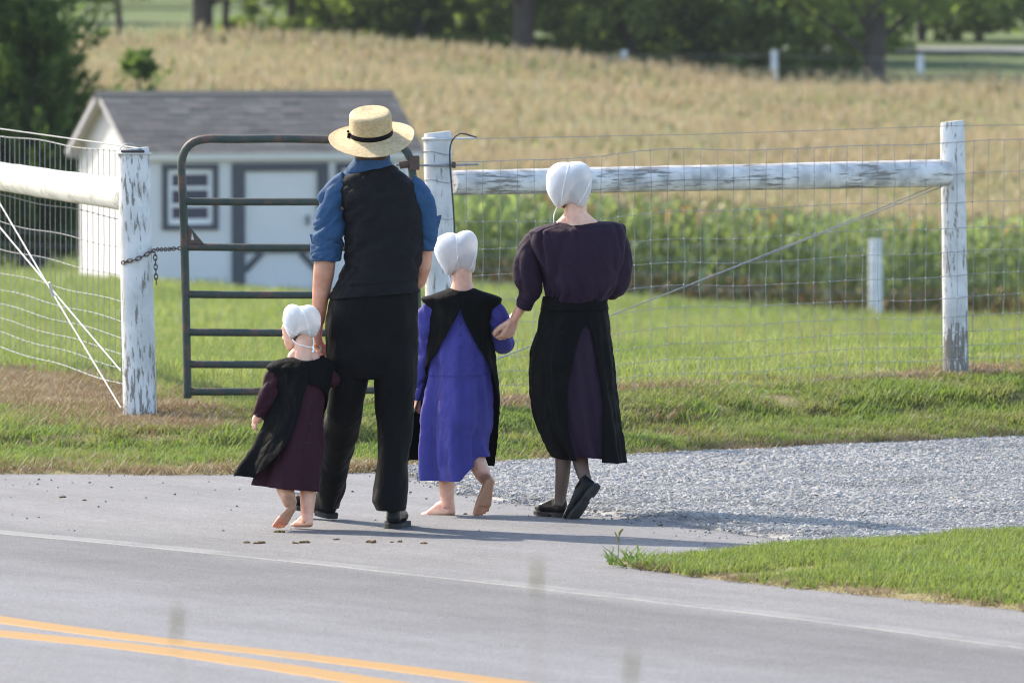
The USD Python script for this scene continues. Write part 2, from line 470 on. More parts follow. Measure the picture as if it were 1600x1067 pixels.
soil = M('soil_and_thatch', {
    'g': ('geometry', {}), 'n': ('noise_texture', {'scale': 3.0, 'detail': 8.0, 'roughness': 0.7}), 'n2': ('noise_texture', {'scale': 60.0, 'detail': 4.0}),
    'r': ('rgb_ramp', {'ramp': [(0.3, (0.13, 0.10, 0.06)), (0.5, (0.2, 0.17, 0.08)), (0.7, (0.16, 0.19, 0.06))]}),
    'sp': ('separate_xyz', {}), 'my': ('map_range', {'from_min': 249.0, 'from_max': 256.0, 'clamp': True}), 'fr': ('rgb_ramp', {'ramp': [(0.3, (0.06, 0.095, 0.028)), (0.7, (0.10, 0.125, 0.04))]}), 'fm': ('mix', {}),
    'b': ('bump', {'strength': 0.6, 'distance': 0.03}), 'p': ('principled_bsdf', {'roughness': 0.9, 'specular_ior_level': 0.15})},
    [('g.position', 'sp.vector'), ('sp.y', 'my.value'), ('my.result', 'fm.fac'), ('n.fac', 'fr.fac'), ('fr.color', 'fm.color2'), ('r.color', 'fm.color1'),
     ('g.position', 'n.vector'), ('g.position', 'n2.vector'), ('n.fac', 'r.fac'), ('fm.color', 'p.base_color'), ('n2.fac', 'b.height'), ('b.normal', 'p.normal')])
obj('ground', ground_sheet(xs, ys), soil, smooth=True, kind='structure', label='rolling ground of thatch and soil under the grass and the fields')

# ------------------------------------------------------------------ road, gravel drive
RD = np.array([0.47, -0.8827]); RN = np.array([0.8827, 0.47])     # along and across the road
asphalt = M('asphalt', {
    'g': ('geometry', {}), 
    'q': ('vector_math', {'math_type': 'dot_product', 'vector2': (RN[0], RN[1], 0)}),
    'l': ('vector_math', {'math_type': 'dot_product', 'vector2': (RD[0], RD[1], 0)}),
    'ls': ('math', {'math_type': 'multiply', 'value2': 0.16}), 'cv': ('combine_xyz', {'z': 0.0}),
    'ns': ('noise_texture', {'scale': 3.5, 'detail': 6.0, 'roughness': 0.65}),
    'nb': ('noise_texture', {'scale': 1.3, 'detail': 3.0}),
    'wq': ('math', {'math_type': 'multiply_add', 'value2': 0.45}),
    'mr': ('map_range', {'from_min': 13.0, 'from_max': 20.0, 'to_min': 0.0, 'to_max': 1.0, 'clamp': True}),
    'r': ('rgb_ramp', {'ramp': [(0.0, (0.118, 0.12, 0.128)), (0.2, (0.135, 0.138, 0.148)), (0.36, (0.124, 0.126, 0.134)), (0.46, (0.096, 0.096, 0.10)), (0.565, (0.093, 0.093, 0.096)), (0.60, (0.128, 0.127, 0.128)), (0.72, (0.142, 0.14, 0.142)), (1.0, (0.142, 0.142, 0.147))]}),
    'r2': ('rgb_ramp', {'ramp': [(0.25, (0.80, 0.80, 0.80)), (0.75, (1.18, 1.18, 1.18))]}),
    'm1': ('mix', {'mix_type': 'multiply', 'fac': 1.0}),
    'v': ('voronoi_texture', {'scale': 95.0}), 'vr': ('rgb_ramp', {'ramp': [(0.0, (0.72, 0.72, 0.72)), (1.0, (1.3, 1.3, 1.3))]}),
    'vs': ('separate_color', {}), 'm2': ('mix', {'mix_type': 'multiply', 'fac': 0.8}), 'n4': ('noise_texture', {'scale': 0.9, 'detail': 7.0, 'roughness': 0.7}), 'r4': ('rgb_ramp', {'ramp': [(0.3, (0.86, 0.85, 0.84)), (0.7, (1.1, 1.1, 1.1))]}), 'm4': ('mix', {'mix_type': 'multiply', 'fac': 1.0}),
    'b': ('bump', {'strength': 0.5, 'distance': 0.006}),
    'p': ('principled_bsdf', {'roughness': 0.82, 'specular_ior_level': 0.35})},
    [('g.position', 'q.vector1'), ('g.position', 'l.vector1'), ('l.value', 'ls.value1'), ('ls.value', 'cv.x'), ('q.value', 'cv.y'),
     ('cv.vector', 'ns.vector'), ('g.position', 'nb.vector'), ('nb.fac', 'wq.value1'), ('q.value', 'wq.value3'), ('wq.value', 'mr.value'), ('mr.result', 'r.fac'),
     ('ns.fac', 'r2.fac'), ('r.color', 'm1.color1'), ('r2.color', 'm1.color2'), ('g.position', 'v.vector'), ('v.color', 'vs.color'), ('vs.r', 'vr.fac'),
     ('m1.color', 'm2.color1'), ('vr.color', 'm2.color2'), ('g.position', 'n4.vector'), ('n4.fac', 'r4.fac'), ('m2.color', 'm4.color1'), ('r4.color', 'm4.color2'), ('m4.color', 'p.base_color'), ('v.distance', 'b.height'), ('b.normal', 'p.normal')])
X = np.linspace(-9, 9, 181); w = np.linspace(0, 1, 60)
Xg, Wg = np.meshgrid(X, w, indexing='xy'); Yg = 16 + (verge_edge(Xg) + 0.02 - 16) * Wg
obj('road', to_tri(np.stack([Xg, Yg, 0 * Xg], -1).reshape(-1, 3), grid_faces(60, 181, False)), asphalt, kind='structure', label='worn grey asphalt road with a faded edge and a paved turn-off')


def stripe(pts_px, width, z, name, mat_, label):
    g = np.array([G(u, v)[:2] for u, v in pts_px])
    f = CubicSpline(np.r_[0, np.cumsum(np.linalg.norm(np.diff(g, axis=0), axis=1))], g, bc_type='natural')
    L = np.linalg.norm(np.diff(g, axis=0), axis=1).sum()
    s = np.linspace(-4.0, L + 4.0, 160)
    e0, e1 = f(0, 1), f(L, 1)
    P = np.where((s < 0)[:, None], f(0) + s[:, None] * e0, np.where((s > L)[:, None], f(L) + (s - L)[:, None] * e1, f(np.clip(s, 0, L))))
    T = np.gradient(P, axis=0); T /= np.linalg.norm(T, axis=1, keepdims=True); Nn = np.stack([-T[:, 1], T[:, 0]], 1)
    jit = (meshkit.noise(np.stack([s * 9, 0 * s, 0 * s], 1), 5) - 0.5) * 0.012
    v = np.stack([np.c_[P + Nn * (o_ * width / 2 + jit)[:, None], np.full(len(s), z_)] for o_, z_ in ((1.04, -0.002), (0.96, z), (-0.96, z), (-1.04, -0.002))], 1).reshape(-1, 3)
    m = to_tri(v, grid_faces(len(s), 4, False))
    if m.face_normals[2][2] < 0:
        m.faces = m.faces[:, ::-1]
    obj(name, m, mat_, kind='structure', label=label)


def worn_paint(name, col, keep, under=(0.13, 0.13, 0.135)):
    return M(name, {'g': ('geometry', {}), 'n': ('noise_texture', {'scale': 26.0, 'detail': 8.0, 'roughness': 0.75}), 'n2': ('noise_texture', {'scale': 1.7, 'detail': 3.0}),
                    'a': ('math', {'math_type': 'multiply_add', 'value2': 0.6, 'value3': -0.3}), 's': ('math', {'math_type': 'add'}),
                    'r': ('rgb_ramp', {'ramp': [(keep, under), (keep + 0.16, col)]}), 'p': ('principled_bsdf', {'roughness': 0.75, 'specular_ior_level': 0.3})},
             [('g.position', 'n.vector'), ('g.position', 'n2.vector'), ('n2.fac', 'a.value1'), ('n.fac', 's.value1'), ('a.value', 's.value2'), ('s.value', 'r.fac'), ('r.color', 'p.base_color')])


yellow = worn_paint('yellow_road_paint', (0.27, 0.15, 0.034), 0.27, (0.19, 0.135, 0.075))
white_line = worn_paint('faded_white_road_paint', (0.160, 0.159, 0.157), 0.40, (0.112, 0.112, 0.115))
stripe([(0, 968), (200, 995), (425, 1020), (750, 1061)], 0.155, 0.003, 'yellow_centre_line', yellow, 'yellow centre line on the road, the one nearer the walkers')
stripe([(0, 989.5), (215, 1012), (400, 1037), (550, 1060)], 0.175, 0.003, 'yellow_centre_line', yellow, 'yellow centre line on the road, the one nearer the bottom edge')
stripe([(0, 831), (400, 869), (800, 912), (1200, 958), (1590, 1008)], 0.13, 0.003, 'white_edge_line', white_line, 'faded white edge line running along the road')

# gravel
_ge = np.array([G(u, v)[:2] for u, v in ((600, 735), (640, 738), (669, 752), (770, 781), (882, 797), (1000, 810), (1090, 821), (1166, 836), (1240, 846))])
_wt = np.array([G(u, v)[:2] for u, v in ((930, 878), (985, 876), (1100, 873), (1233, 862), (1375, 853), (1600, 838))])
_wb = np.array([G(u, v)[:2] for u, v in ((930, 878), (1100, 903), (1285, 923), (1430, 938), (1600, 954))])
gx = np.linspace(_ge[0, 0], 6.0, 120)
lowY = np.where(gx < _wt[3, 0], np.interp(gx, _ge[:, 0], _ge[:, 1]), np.interp(gx, _wt[:, 0], _wt[:, 1]) + 0 * gx)
lowY = np.where(gx > 2.3, _wt[-1, 1] + (gx - _wt[-1, 0]) * 1.1 - 0.1, lowY - 0.12 * (gx > _wt[3, 0]))
lowY += (meshkit.noise(np.stack([gx * 9, 0 * gx, 0 * gx], 1), 2) - 0.5) * 0.25 * (gx < _wt[3, 0])
hiY = np.maximum(verge_edge(gx) + 0.03, lowY + 0.01)
Wq = np.linspace(0, 1, 70)[:, None]
GX, GY = np.broadcast_to(gx, (70, 120)), lowY + (hiY - lowY) * Wq
edge_in = np.minimum(np.minimum((GY - lowY) / 0.5, (hiY - GY) / 0.3), 1)
GZ = 0.006 + edge_in * (0.012 + 0.035 * (meshkit.fbm(np.stack([GX * 1.2, GY * 0.8, 0 * GX], -1) + 7, 3, 5) - 0.3))
GZ = np.maximum(GZ, 0.005); GZ[0] = -0.003; GZ[-1] = -0.003; GZ[:, 0] = -0.003
gravel_bed = plain('gravel_bed', (0.262, 0.258, 0.252), 0.9, 0.2, 45.0, 0.7, 130.0, 0.2)
obj('gravel_drive', to_tri(np.stack([GX, GY, GZ], -1).reshape(-1, 3), grid_faces(70, 120, False)), gravel_bed, smooth=True, kind='structure', label='pale grey gravel drive leading off to the right')


def stone(r, seed):
    q = np.random.default_rng(seed)
    p = q.normal(size=(11, 3)); p /= np.linalg.norm(p, axis=1, keepdims=True)
    return trimesh.Trimesh(*_hull(p * r * np.array([1.1, 0.9, 0.65]) * q.uniform(0.75, 1.2, (11, 1))), process=False)


def _hull(p):
    h = trimesh.PointCloud(p).convex_hull
    return h.vertices, h.faces


stone_mat = M('gravel_stones', {
    'o': ('object_info', {}), 'g': ('geometry', {}), 'a': ('math', {'math_type': 'add'}), 'w': ('math', {'math_type': 'fraction'}),
    'r': ('rgb_ramp', {'ramp': [(0.0, (0.19, 0.186, 0.182)), (0.3, (0.25, 0.246, 0.24)), (0.75, (0.285, 0.28, 0.274)), (0.95, (0.34, 0.336, 0.33)), (1.0, (0.26, 0.23, 0.18))]}),
    'p': ('principled_bsdf', {'roughness': 0.85, 'specular_ior_level': 0.25})},
    [('o.random', 'a.value1'), ('g.random_per_island', 'a.value2'), ('a.value', 'w.value1'), ('w.value', 'r.fac'), ('r.color', 'p.base_color')])
protos = []
for k in range(5):
    q = np.random.default_rng(40 + k)
    st = []
    for j in range(85):
        s = stone(q.choice([0.003, 0.0045, 0.007, 0.012], p=[0.45, 0.38, 0.14, 0.03]) * q.uniform(0.8, 1.25), 1000 * k + j)
        s.apply_transform(trimesh.transformations.rotation_matrix(q.uniform(0, 6.28), [0, 0, 1]))
        s.apply_translation([*q.uniform(-0.11, 0.11, 2), 0.004]); st.append(s)
    protos.append(cat(*st))
n = 6500
gi = rng.integers(0, 120 - 1, n); PX = rng.uniform(gx[0], 3.4, n)
lo_, hi_ = np.interp(PX, gx, lowY), np.interp(PX, gx, hiY)
PY = lo_ + (hi_ - lo_) * rng.uniform(0, 1, n)
keep = (rng.uniform(0, 1, n) < (hi_ - lo_) / 5.0) & (rng.uniform(0, 1, n) < np.clip(0.12 + (PY - lo_) / 0.9, 0, 1))
PX, PY, lo_, hi_ = PX[keep], PY[keep], lo_[keep], hi_[keep]
from scipy.interpolate import RegularGridInterpolator
wi = (PY - lo_) / (hi_ - lo_)
PZ = RegularGridInterpolator((Wq[:, 0], gx), GZ, bounds_error=False, fill_value=0.006)(np.c_[wi, PX])
sz = 0.75 + 0.9 * (meshkit.fbm(np.stack([PX * 1.5, PY * 1.5, 0 * PX], -1), 3, 8)) ** 1.5 + 0.5 * np.clip(1 - (hi_ - PY) / 0.5, 0, 1)
instancer('gravel', protos, [stone_mat] * 5, np.c_[PX, PY, PZ - 0.002], rng.uniform(0, 6.28, len(PX)), sz, rng.integers(0, 5, len(PX)), label='loose crushed stone lying over the gravel drive', cat='gravel')
# loose chips scattered on the pavement
single = [stone(0.008, 77 + k) for k in range(4)]
n = 170
u_, v_ = rng.uniform(-20, 900, n), 742 + rng.exponential(34, n)
ok = v_ < 840
P = G(u_[ok], v_[ok])
m2 = 260
tt = rng.uniform(0, 1, m2) * (len(_ge) - 1); base = np.stack([np.interp(tt, np.arange(len(_ge)), _ge[:, k]) for k in (0, 1)], 1) - np.abs(rng.normal(0, 0.22, (m2, 1))) * np.array([0.3, 1])
P = np.vstack([P, np.c_[base, np.zeros(m2)]])
dark_chip = plain('dark_stone_chips', (0.12, 0.12, 0.125), 0.85, 0.4, 300.0)
instancer('stone_chips', single, [dark_chip, stone_mat, stone_mat, dark_chip], P + [0, 0, 0.003], rng.uniform(0, 6.28, len(P)), rng.uniform(0.35, 1.05, len(P)) ** 1.7, rng.integers(0, 4, len(P)), label='loose stone chips scattered over the paved turn-off', cat='gravel')

# the grass island at the right
wx = np.linspace(_wt[0, 0] + 0.04, 5.0, 90)
hi_i = np.interp(wx, _wt[:, 0], _wt[:, 1]) + np.clip(wx - _wt[-1, 0], 0, 9) * 1.1
lo_i = np.interp(wx, _wb[:, 0], _wb[:, 1]) + np.clip(wx - _wb[-1, 0], 0, 9) * -1.75
Wi = np.linspace(0, 1, 50)[:, None]
IX, IY = np.broadcast_to(wx, (50, 90)), lo_i + (hi_i - lo_i) * Wi
IZ = 0.008 + 0.03 * np.clip(np.minimum((IY - lo_i) / 0.8, (hi_i - IY) / 0.35), 0, 1) ** 0.8 * np.clip((wx - wx[0]) / 0.9, 0.1, 1) + 0.015 * (meshkit.fbm(np.stack([IX * 2, IY * 2, 0 * IX], -1), 3, 12) - 0.5)
IZ = np.maximum(IZ, 0.007); IZ[0] = -0.004; IZ[-1] = -0.004; IZ[:, 0] = -0.004
obj('grass_island', to_tri(np.stack([IX, IY, IZ], -1).reshape(-1, 3), grid_faces(50, 90, False)), soil, smooth=True, kind='structure', label='raised wedge of earth under the grass between the road and the gravel')

# ------------------------------------------------------------------ grass
def tuft(n, r, h, wd, seed, lean=0.5, curl=0.5, dense=0.0):
    """Blades: each a bent strip of three quads ending in a point."""
    q = np.random.default_rng(seed)
    V, F = [], []
    for k in range(n):
        rr, a0 = r * math.sqrt(q.uniform()), q.uniform(0, 6.283)
        b = np.array([rr * math.cos(a0), rr * math.sin(a0), -0.006])
        hh, a = h * q.uniform(0.45, 1.15), q.uniform(0, 6.283)
        out = np.array([math.cos(a), math.sin(a), 0]); side = np.array([-math.sin(a), math.cos(a), 0])
        ln, cu = lean * q.uniform(0.1, 1.1), curl * q.uniform(0, 1)
        o = len(V)
        for j, s in enumerate((0, 0.4, 0.75)):
            c = b + out * (ln * s + cu * s * s) * hh + np.array([0, 0, hh * (s - 0.32 * cu * s * s)])
            wv = wd * (1, 0.85, 0.55)[j] * q.uniform(0.9, 1.1) / 2
            V += [c - side * wv, c + side * wv]
        V.append(b + out * (ln + cu) * hh + np.array([0, 0, hh * (1 - 0.32 * cu)]))
        F += [[o, o + 1, o + 3], [o, o + 3, o + 2], [o + 2, o + 3, o + 5], [o + 2, o + 5, o + 4], [o + 4, o + 5, o + 6]]
    return trimesh.Trimesh(np.array(V), np.array(F), process=False)


g_mown = leafy('mown_grass', [(0.0, (0.13, 0.185, 0.05)), (0.5, (0.215, 0.28, 0.085)), (0.8, (0.29, 0.33, 0.13)), (1.0, (0.40, 0.34, 0.2))], trans=0.45, patch=(2.2, (0.26, 0.245, 0.12), 0.6))
g_isle = leafy('island_grass', [(0.0, (0.14, 0.19, 0.055)), (0.5, (0.215, 0.265, 0.09)), (0.85, (0.30, 0.325, 0.14)), (1.0, (0.38, 0.34, 0.2))], trans=0.45, patch=(1.5, (0.23, 0.25, 0.085), 0.5))
g_field = leafy('pasture_grass', [(0.0, (0.18, 0.215, 0.08)), (0.45, (0.27, 0.30, 0.125)), (0.85, (0.36, 0.365, 0.18)), (1.0, (0.37, 0.33, 0.19))], trans=0.45, patch=(0.8, (0.14, 0.20, 0.06), 0.75))
g_straw = leafy('dead_grass', [(0.0, (0.19, 0.14, 0.085)), (0.5, (0.32, 0.25, 0.15)), (1.0, (0.50, 0.42, 0.27))], trans=0.2, tint=(1, 0.9, 0.7))
g_seed = leafy('seed_heads', [(0.0, (0.22, 0.20, 0.09)), (1.0, (0.34, 0.30, 0.15))], trans=0.3, tint=(1, 1, 0.7))

mown = [tuft(38, 0.10, h, 0.006, 200 + k, 0.9, 0.6) for k, h in enumerate((0.036, 0.044, 0.058, 0.042))]
isle = [tuft(34, 0.09, h, 0.007, 220 + k, 0.55, 0.5) for k, h in enumerate((0.035, 0.045, 0.055, 0.04))]
field = [tuft(44, 0.17, h, 0.008, 240 + k, 0.6, 0.5) for k, h in enumerate((0.065, 0.085, 0.11, 0.075))]
far_field = [tuft(40, 0.42, h, 0.02, 250 + k, 0.6, 0.5) for k, h in enumerate((0.10, 0.14, 0.17))]
straw = [tuft(40, 0.12, h, 0.005, 260 + k, 1.5, 0.6) for k, h in enumerate((0.045, 0.06, 0.05))]
stalks = [tuft(5, 0.1, h, 0.004, 270 + k, 0.25, 0.35) for k, h in enumerate((0.3, 0.38))]


def scatter(n, x0, x1, y0, y1):
    return rng.uniform(x0, x1, n), rng.uniform(y0, y1, n)


# verge, from the pavement's edge to the fence
Xv, Yv = scatter(13000, -3.6, 3.9, 44.4, 51.0)
d = Yv - verge_edge(Xv)
fenceY = np.where(Xv < LP[0], np.interp(Xv, [LE[0], LP[0]], [LE[1], LP[1]]), np.where(Xv < MP[0], np.interp(Xv, [LP[0], MP[0]], [LP[1], MP[1]]), np.interp(Xv, [MP[0], RE[0]], [MP[1], RE[1]])))
clump = meshkit.fbm(np.stack([Xv * 3, Yv * 2, 0 * Xv], -1), 3, 21)
dry = dryness(Xv, Yv)
front = (d > 0.02 + 0.10 * (clump - 0.5)) & (Yv < fenceY + 0.1)
g = front & (rng.uniform(0, 1, len(Xv)) > dry * 1.15 - 0.03) & (clump > 0.30)
sc = (0.65 + 0.8 * clump) * np.clip(0.45 + d / 1.0, 0.5, 1.0)
instancer('verge_grass', mown, [g_mown] * 4, np.c_[Xv, Yv, zg(Xv, Yv)][g], rng.uniform(0, 6.28, g.sum()), sc[g], rng.integers(0, 4, g.sum()), label='short green grass on the verge between the pavement and the fence', cat='grass')
s = (d > -0.06) & (rng.uniform(0, 1, len(Xv)) < np.maximum(dry * 1.0, 0.05 + 0.12 * (d < 0.4))) & (Yv < fenceY + 0.5)
instancer('dead_grass', straw, [g_straw] * 3, np.c_[Xv, Yv, np.maximum(zg(Xv, Yv), 0.003)][s], rng.uniform(0, 6.28, s.sum()), rng.uniform(0.6, 1.3, s.sum()), rng.integers(0, 3, s.sum()), label='brown dead grass along the fence lines and the pavement edge', cat='dead grass')

q_ = np.random.default_rng(91); n = 1500
tt = q_.uniform(0, 1, n); P_ = LP + (LE - LP) * tt[:, None] + np.c_[q_.normal(-0.05, 0.38, n), q_.normal(0, 0.3, n)]
instancer('fence_line_straw', straw, [g_straw] * 3, np.c_[P_, zg(P_[:, 0], P_[:, 1])], q_.uniform(0, 6.28, n), q_.uniform(0.6, 1.2, n), q_.integers(0, 3, n), label='brown straw lying under the left mesh fence', cat='dead grass')

# pasture behind the fence, thinning with distance
parts_ = []
for y0, y1, dens in ((45.5, 60, 34), (60, 90, 17)):
    n = int(dens * (y1 - y0) * 2 * 0.062 * (y0 + y1) / 2)
    Yp = rng.uniform(y0, y1, n); Xp = rng.uniform(-1, 1, n) * (0.062 * Yp + 0.4)
    fy = np.where(Xp < LP[0], np.interp(Xp, [LE[0], LP[0]], [LE[1], LP[1]]), np.where(Xp < MP[0], np.interp(Xp, [LP[0], MP[0]], [LP[1], MP[1]]), np.interp(Xp, [MP[0], RE[0]], [MP[1], RE[1]])))
    fy = np.where(Xp < LE[0], 50, fy)
    k = (Yp > fy + 0.02) & (rng.uniform(0, 1, n) > dryness(Xp, Yp) * 1.1)
    parts_.append(np.c_[Xp, Yp][k])
xy = np.vstack(parts_)
cl = meshkit.fbm(np.c_[xy * 0.5, np.zeros(len(xy))], 3, 33)
instancer('pasture_grass', field, [g_field] * 4, np.c_[xy, zg(xy[:, 0], xy[:, 1])], rng.uniform(0, 6.28, len(xy)), (0.5 + 0.9 * cl) * np.where(xy[:, 1] < 52, 0.85, 1.0), rng.integers(0, 4, len(xy)), label='bright green pasture grass behind the fence and gate', cat='grass')
n = 9000
Yp = 88 + (166 - 88) * rng.uniform(0, 1, n) ** 0.9; Xp = rng.uniform(-1, 1, n) * (0.062 * Yp + 1)
k = ~((Xp > -9) & (Xp < -1.2) & (Yp > 136.5 + (Xp + 5.6) * 0.364) & (Yp < 141))
Xp, Yp = Xp[k], Yp[k]
instancer('far_pasture_grass', far_field, [g_field] * 3, np.c_[Xp, Yp, zg(Xp, Yp)], rng.uniform(0, 6.28, len(Xp)), rng.uniform(0.6, 1.2, len(Xp)) * np.where(Yp > 152, 1.9, 1.0), rng.integers(0, 3, len(Xp)), label='long pasture grass around the shed and before the corn', cat='grass')
n = 260
Yp = rng.uniform(48.5, 75, n); Xp = rng.uniform(-1, 1, n) * 0.06 * Yp
k = Yp > np.interp(Xp, [-3.2, LP[0], MP[0], RE[0]], [53, 47.3, 47.8, RE[1]])
Xp, Yp = Xp[k], Yp[k]
instancer('grass_stalks', stalks, [g_seed] * 2, np.c_[Xp, Yp, zg(Xp, Yp)], rng.uniform(0, 6.28, len(Xp)), rng.uniform(0.5, 1.1, len(Xp)), rng.integers(0, 2, len(Xp)), label='thin pale seed stalks standing in the pasture grass', cat='grass')
q_ = np.random.default_rng(92); n = 1500
Yp = q_.uniform(161.5, 167.6, n); Xp = q_.uniform(-1, 1, n) * 0.062 * Yp
instancer('field_edge_weeds', [tuft(30, 0.3, h, 0.03, 330 + k, 0.35, 0.5) for k, h in enumerate((0.22, 0.3))], [g_field] * 2, np.c_[Xp, Yp, zg(Xp, Yp)], q_.uniform(0, 6.28, n), q_.uniform(0.4, 1.1, n), q_.integers(0, 2, n), label='rank weeds and long grass along the foot of the corn', cat='weeds')
# island
n = 4200
XI = rng.uniform(wx[0], 3.3, n)
XI = XI + 0.0; lo2, hi2 = np.interp(XI, wx, lo_i), np.interp(XI, wx, hi_i)
frac = rng.uniform(0, 1, n); YI = lo2 + (hi2 - lo2) * frac
keep = rng.uniform(0, 1, n) < (hi2 - lo2) / 5.0 + 0.12
cl = meshkit.fbm(np.stack([XI * 3, YI * 2, 0 * XI], -1), 3, 44)
edge = (YI - lo2)
keep &= (edge > 0.12 + 0.9 * (cl - 0.5)) & (hi2 - YI > 0.03) & (XI > wx[0] + 0.14) & (cl > 0.27)
ZI = RegularGridInterpolator((Wi[:, 0], wx), IZ, bounds_error=False, fill_value=0.01)(np.c_[frac, XI])
sc = (0.6 + 0.75 * cl) * np.clip(0.75 + 0.25 * (hi2 - YI), 0.7, 1)
instancer('island_grass', isle, [g_isle] * 4, np.c_[XI, YI, ZI][keep], rng.uniform(0, 6.28, keep.sum()), sc[keep], rng.integers(0, 4, keep.sum()), label='bright grass on the wedge between the road and the gravel drive', cat='grass')
k2 = (rng.uniform(0, 1, n) < np.clip(1.0 - edge / 0.35, 0, 1) * 0.4 + 0.03) & (XI > wx[0] + 0.16)
instancer('island_dead_grass', straw, [g_straw] * 3, np.c_[XI, YI, ZI][k2], rng.uniform(0, 6.28, k2.sum()), rng.uniform(0.35, 0.7, k2.sum()), rng.integers(0, 3, k2.sum()), label='dry straw along the road side of the grass wedge', cat='dead grass')
# coarse weed at the island's tip
tipc = G(975, 884)
tp = np.array([G(u, v) for u, v in ((962, 880), (972, 884), (982, 886), (995, 888), (1008, 889), (1020, 890), (978, 879), (998, 880), (1034, 890), (1062, 893))])
instancer('coarse_grass', [tuft(12, 0.05, 0.075, 0.011, 301, 1.6, 0.9), tuft(10, 0.05, 0.07, 0.010, 302, 1.1, 1.0)], [leafy('coarse_grass', [(0, (0.10, 0.16, 0.04)), (1, (0.2, 0.26, 0.09))], trans=0.35)] * 2, tp + [0, 0, 0.01], rng.uniform(0, 6.28, len(tp)), rng.uniform(0.7, 1.2, len(tp)), rng.integers(0, 2, len(tp)), label='coarse long-bladed grass at the tip of the wedge', cat='grass')
sh = thing('foxtail_stalk', 'pale foxtail seed stalk rising from the tip of the grass wedge', 'grass stalk', loc=G(966, 872))
b0 = G(966, 872)
obj('stem', tube([(0, 0, 0), (0.002, 0, 0.05), (0.004, 0, 0.1)], 0.0022, 5, 8), g_seed, sh)
obj('seed_head', tube([(0.004, 0, 0.095), (0.009, 0, 0.112), (0.02, 0, 0.122)], [0.004, 0.006, 0.003], 6, 8), g_seed, sh)
obj('leaf', tube([(0.0, 0, 0.07), (-0.006, 0, 0.09), (-0.016, 0, 0.112)], [0.003, 0.004, 0.001], 5, 8), g_seed, sh)

# ------------------------------------------------------------------ corn field
def strip(base, dirv, up, length, width, droop, n=4, seed=0):
    """A long arching leaf as a folded strip."""
    side = np.cross(dirv, up); side /= np.linalg.norm(side)
    V = []
    for j in range(n + 1):
        s = j / n
        c = base + dirv * length * s * (1 - 0.15 * s) + up * length * (0.75 * s - droop * s * s)
        w_ = width * (0.55 + 1.6 * s) * (1 - s) ** 0.7 if j < n else 0.0
        V += [c - side * w_ / 2, c + side * w_ / 2]
    return np.array(V), grid_faces(n + 1, 2, False)


def corn_plant(seed, h):
    q = np.random.default_rng(seed)
    leaves, dead, tas = [], [], []
    stalk = tube([(0, 0, 0), (0.01, 0, h * 0.5), (0, 0.01, h * 0.86)], [0.021, 0.017, 0.008], 5)
    a = q.uniform(0, 6.28)
    for k in range(10):
        z = h * (0.05 + 0.75 * k / 9)
        az = a + (k % 2) * math.pi + q.normal(0, 0.3)
        v, f = strip(np.array([0, 0, z]), np.array([math.cos(az), math.sin(az), 0]) * 0.62, np.array([0, 0, 1.25]), q.uniform(0.6, 0.9) * (0.75 if k > 7 else 1), q.uniform(0.08, 0.115), q.uniform(0.6, 1.25))
        (dead if k < 2 or (k < 4 and q.uniform() < 0.5) or q.uniform() < 0.1 else leaves).append(to_tri(v, f))
    for k in range(8):
        az = q.uniform(0, 6.28); sp = q.uniform(0.1, 0.6)
        v, f = strip(np.array([0, 0, h * 0.84]), np.array([math.cos(az), math.sin(az), 0]) * sp, np.array([0, 0, 1.0]), q.uniform(0.26, 0.42), 0.034, q.uniform(-0.25, 0.15), 3)
        tas.append(to_tri(v, f))
    return cat(stalk, *leaves), cat(*dead), cat(*tas)


c_leaf = leafy('corn_leaf', [(0.0, (0.19, 0.255, 0.11)), (0.5, (0.32, 0.39, 0.19)), (0.85, (0.50, 0.53, 0.33)), (1.0, (0.58, 0.53, 0.34))], rough=0.65, spec=0.2, trans=0.5, patch=(0.10, (0.15, 0.17, 0.06), 0.5))
c_dead = leafy('dry_corn_leaf', [(0.0, (0.30, 0.19, 0.09)), (0.6, (0.48, 0.40, 0.24)), (1.0, (0.56, 0.50, 0.33))], trans=0.3, tint=(1, 0.85, 0.6))
c_tas = leafy('corn_tassel', [(0.0, (0.40, 0.31, 0.205)), (0.5, (0.48, 0.385, 0.26)), (1.0, (0.54, 0.46, 0.32))], trans=0.25, tint=(1, 0.95, 0.7), patch=(0.22, (0.38, 0.37, 0.21), 0.5))
rows = []
for yy in np.arange(167.5, 249, 0.78):
    half = 0.062 * yy + 1.2
    xx = np.arange(-half, half, 0.21)
    rows.append(np.c_[xx + rng.normal(0, 0.04, len(xx)), yy + rng.normal(0, 0.06, len(xx)) + xx * 0.02])
xy = np.vstack(rows); xy = xy[rng.uniform(0, 1, len(xy)) > 0.06]
xy = xy[xy[:, 1] < 249 - 0.12 * (xy[:, 0] + 13)]
hh = 0.9 + 0.2 * meshkit.fbm(np.c_[xy * 0.12, np.zeros(len(xy))], 3, 50) + rng.normal(0, 0.03, len(xy))
cpos, cyaw, cidx = np.c_[xy, zg(xy[:, 0], xy[:, 1])], rng.uniform(0, 6.28, len(xy)), rng.integers(0, 4, len(xy))
plants = [corn_plant(500 + k, 2.12) for k in range(4)]
cf = thing('corn_field', 'broad field of tasselled corn turning tan behind the pasture', 'corn field')
tag(cf, kind='stuff')
for nm, j, mt in (('corn_leaves', 0, c_leaf), ('dry_leaves', 1, c_dead), ('tassels', 2, c_tas)):
    kk = np.ones(len(cpos), bool) if j < 2 else np.random.default_rng(3).uniform(0, 1, len(cpos)) < np.clip((cpos[:, 1] - 165.5) / 11.0, 0.12, 1)
    instancer(nm, [p[j] for p in plants], [mt] * 4, cpos[kk], cyaw[kk], hh[kk], cidx[kk], parent=cf)

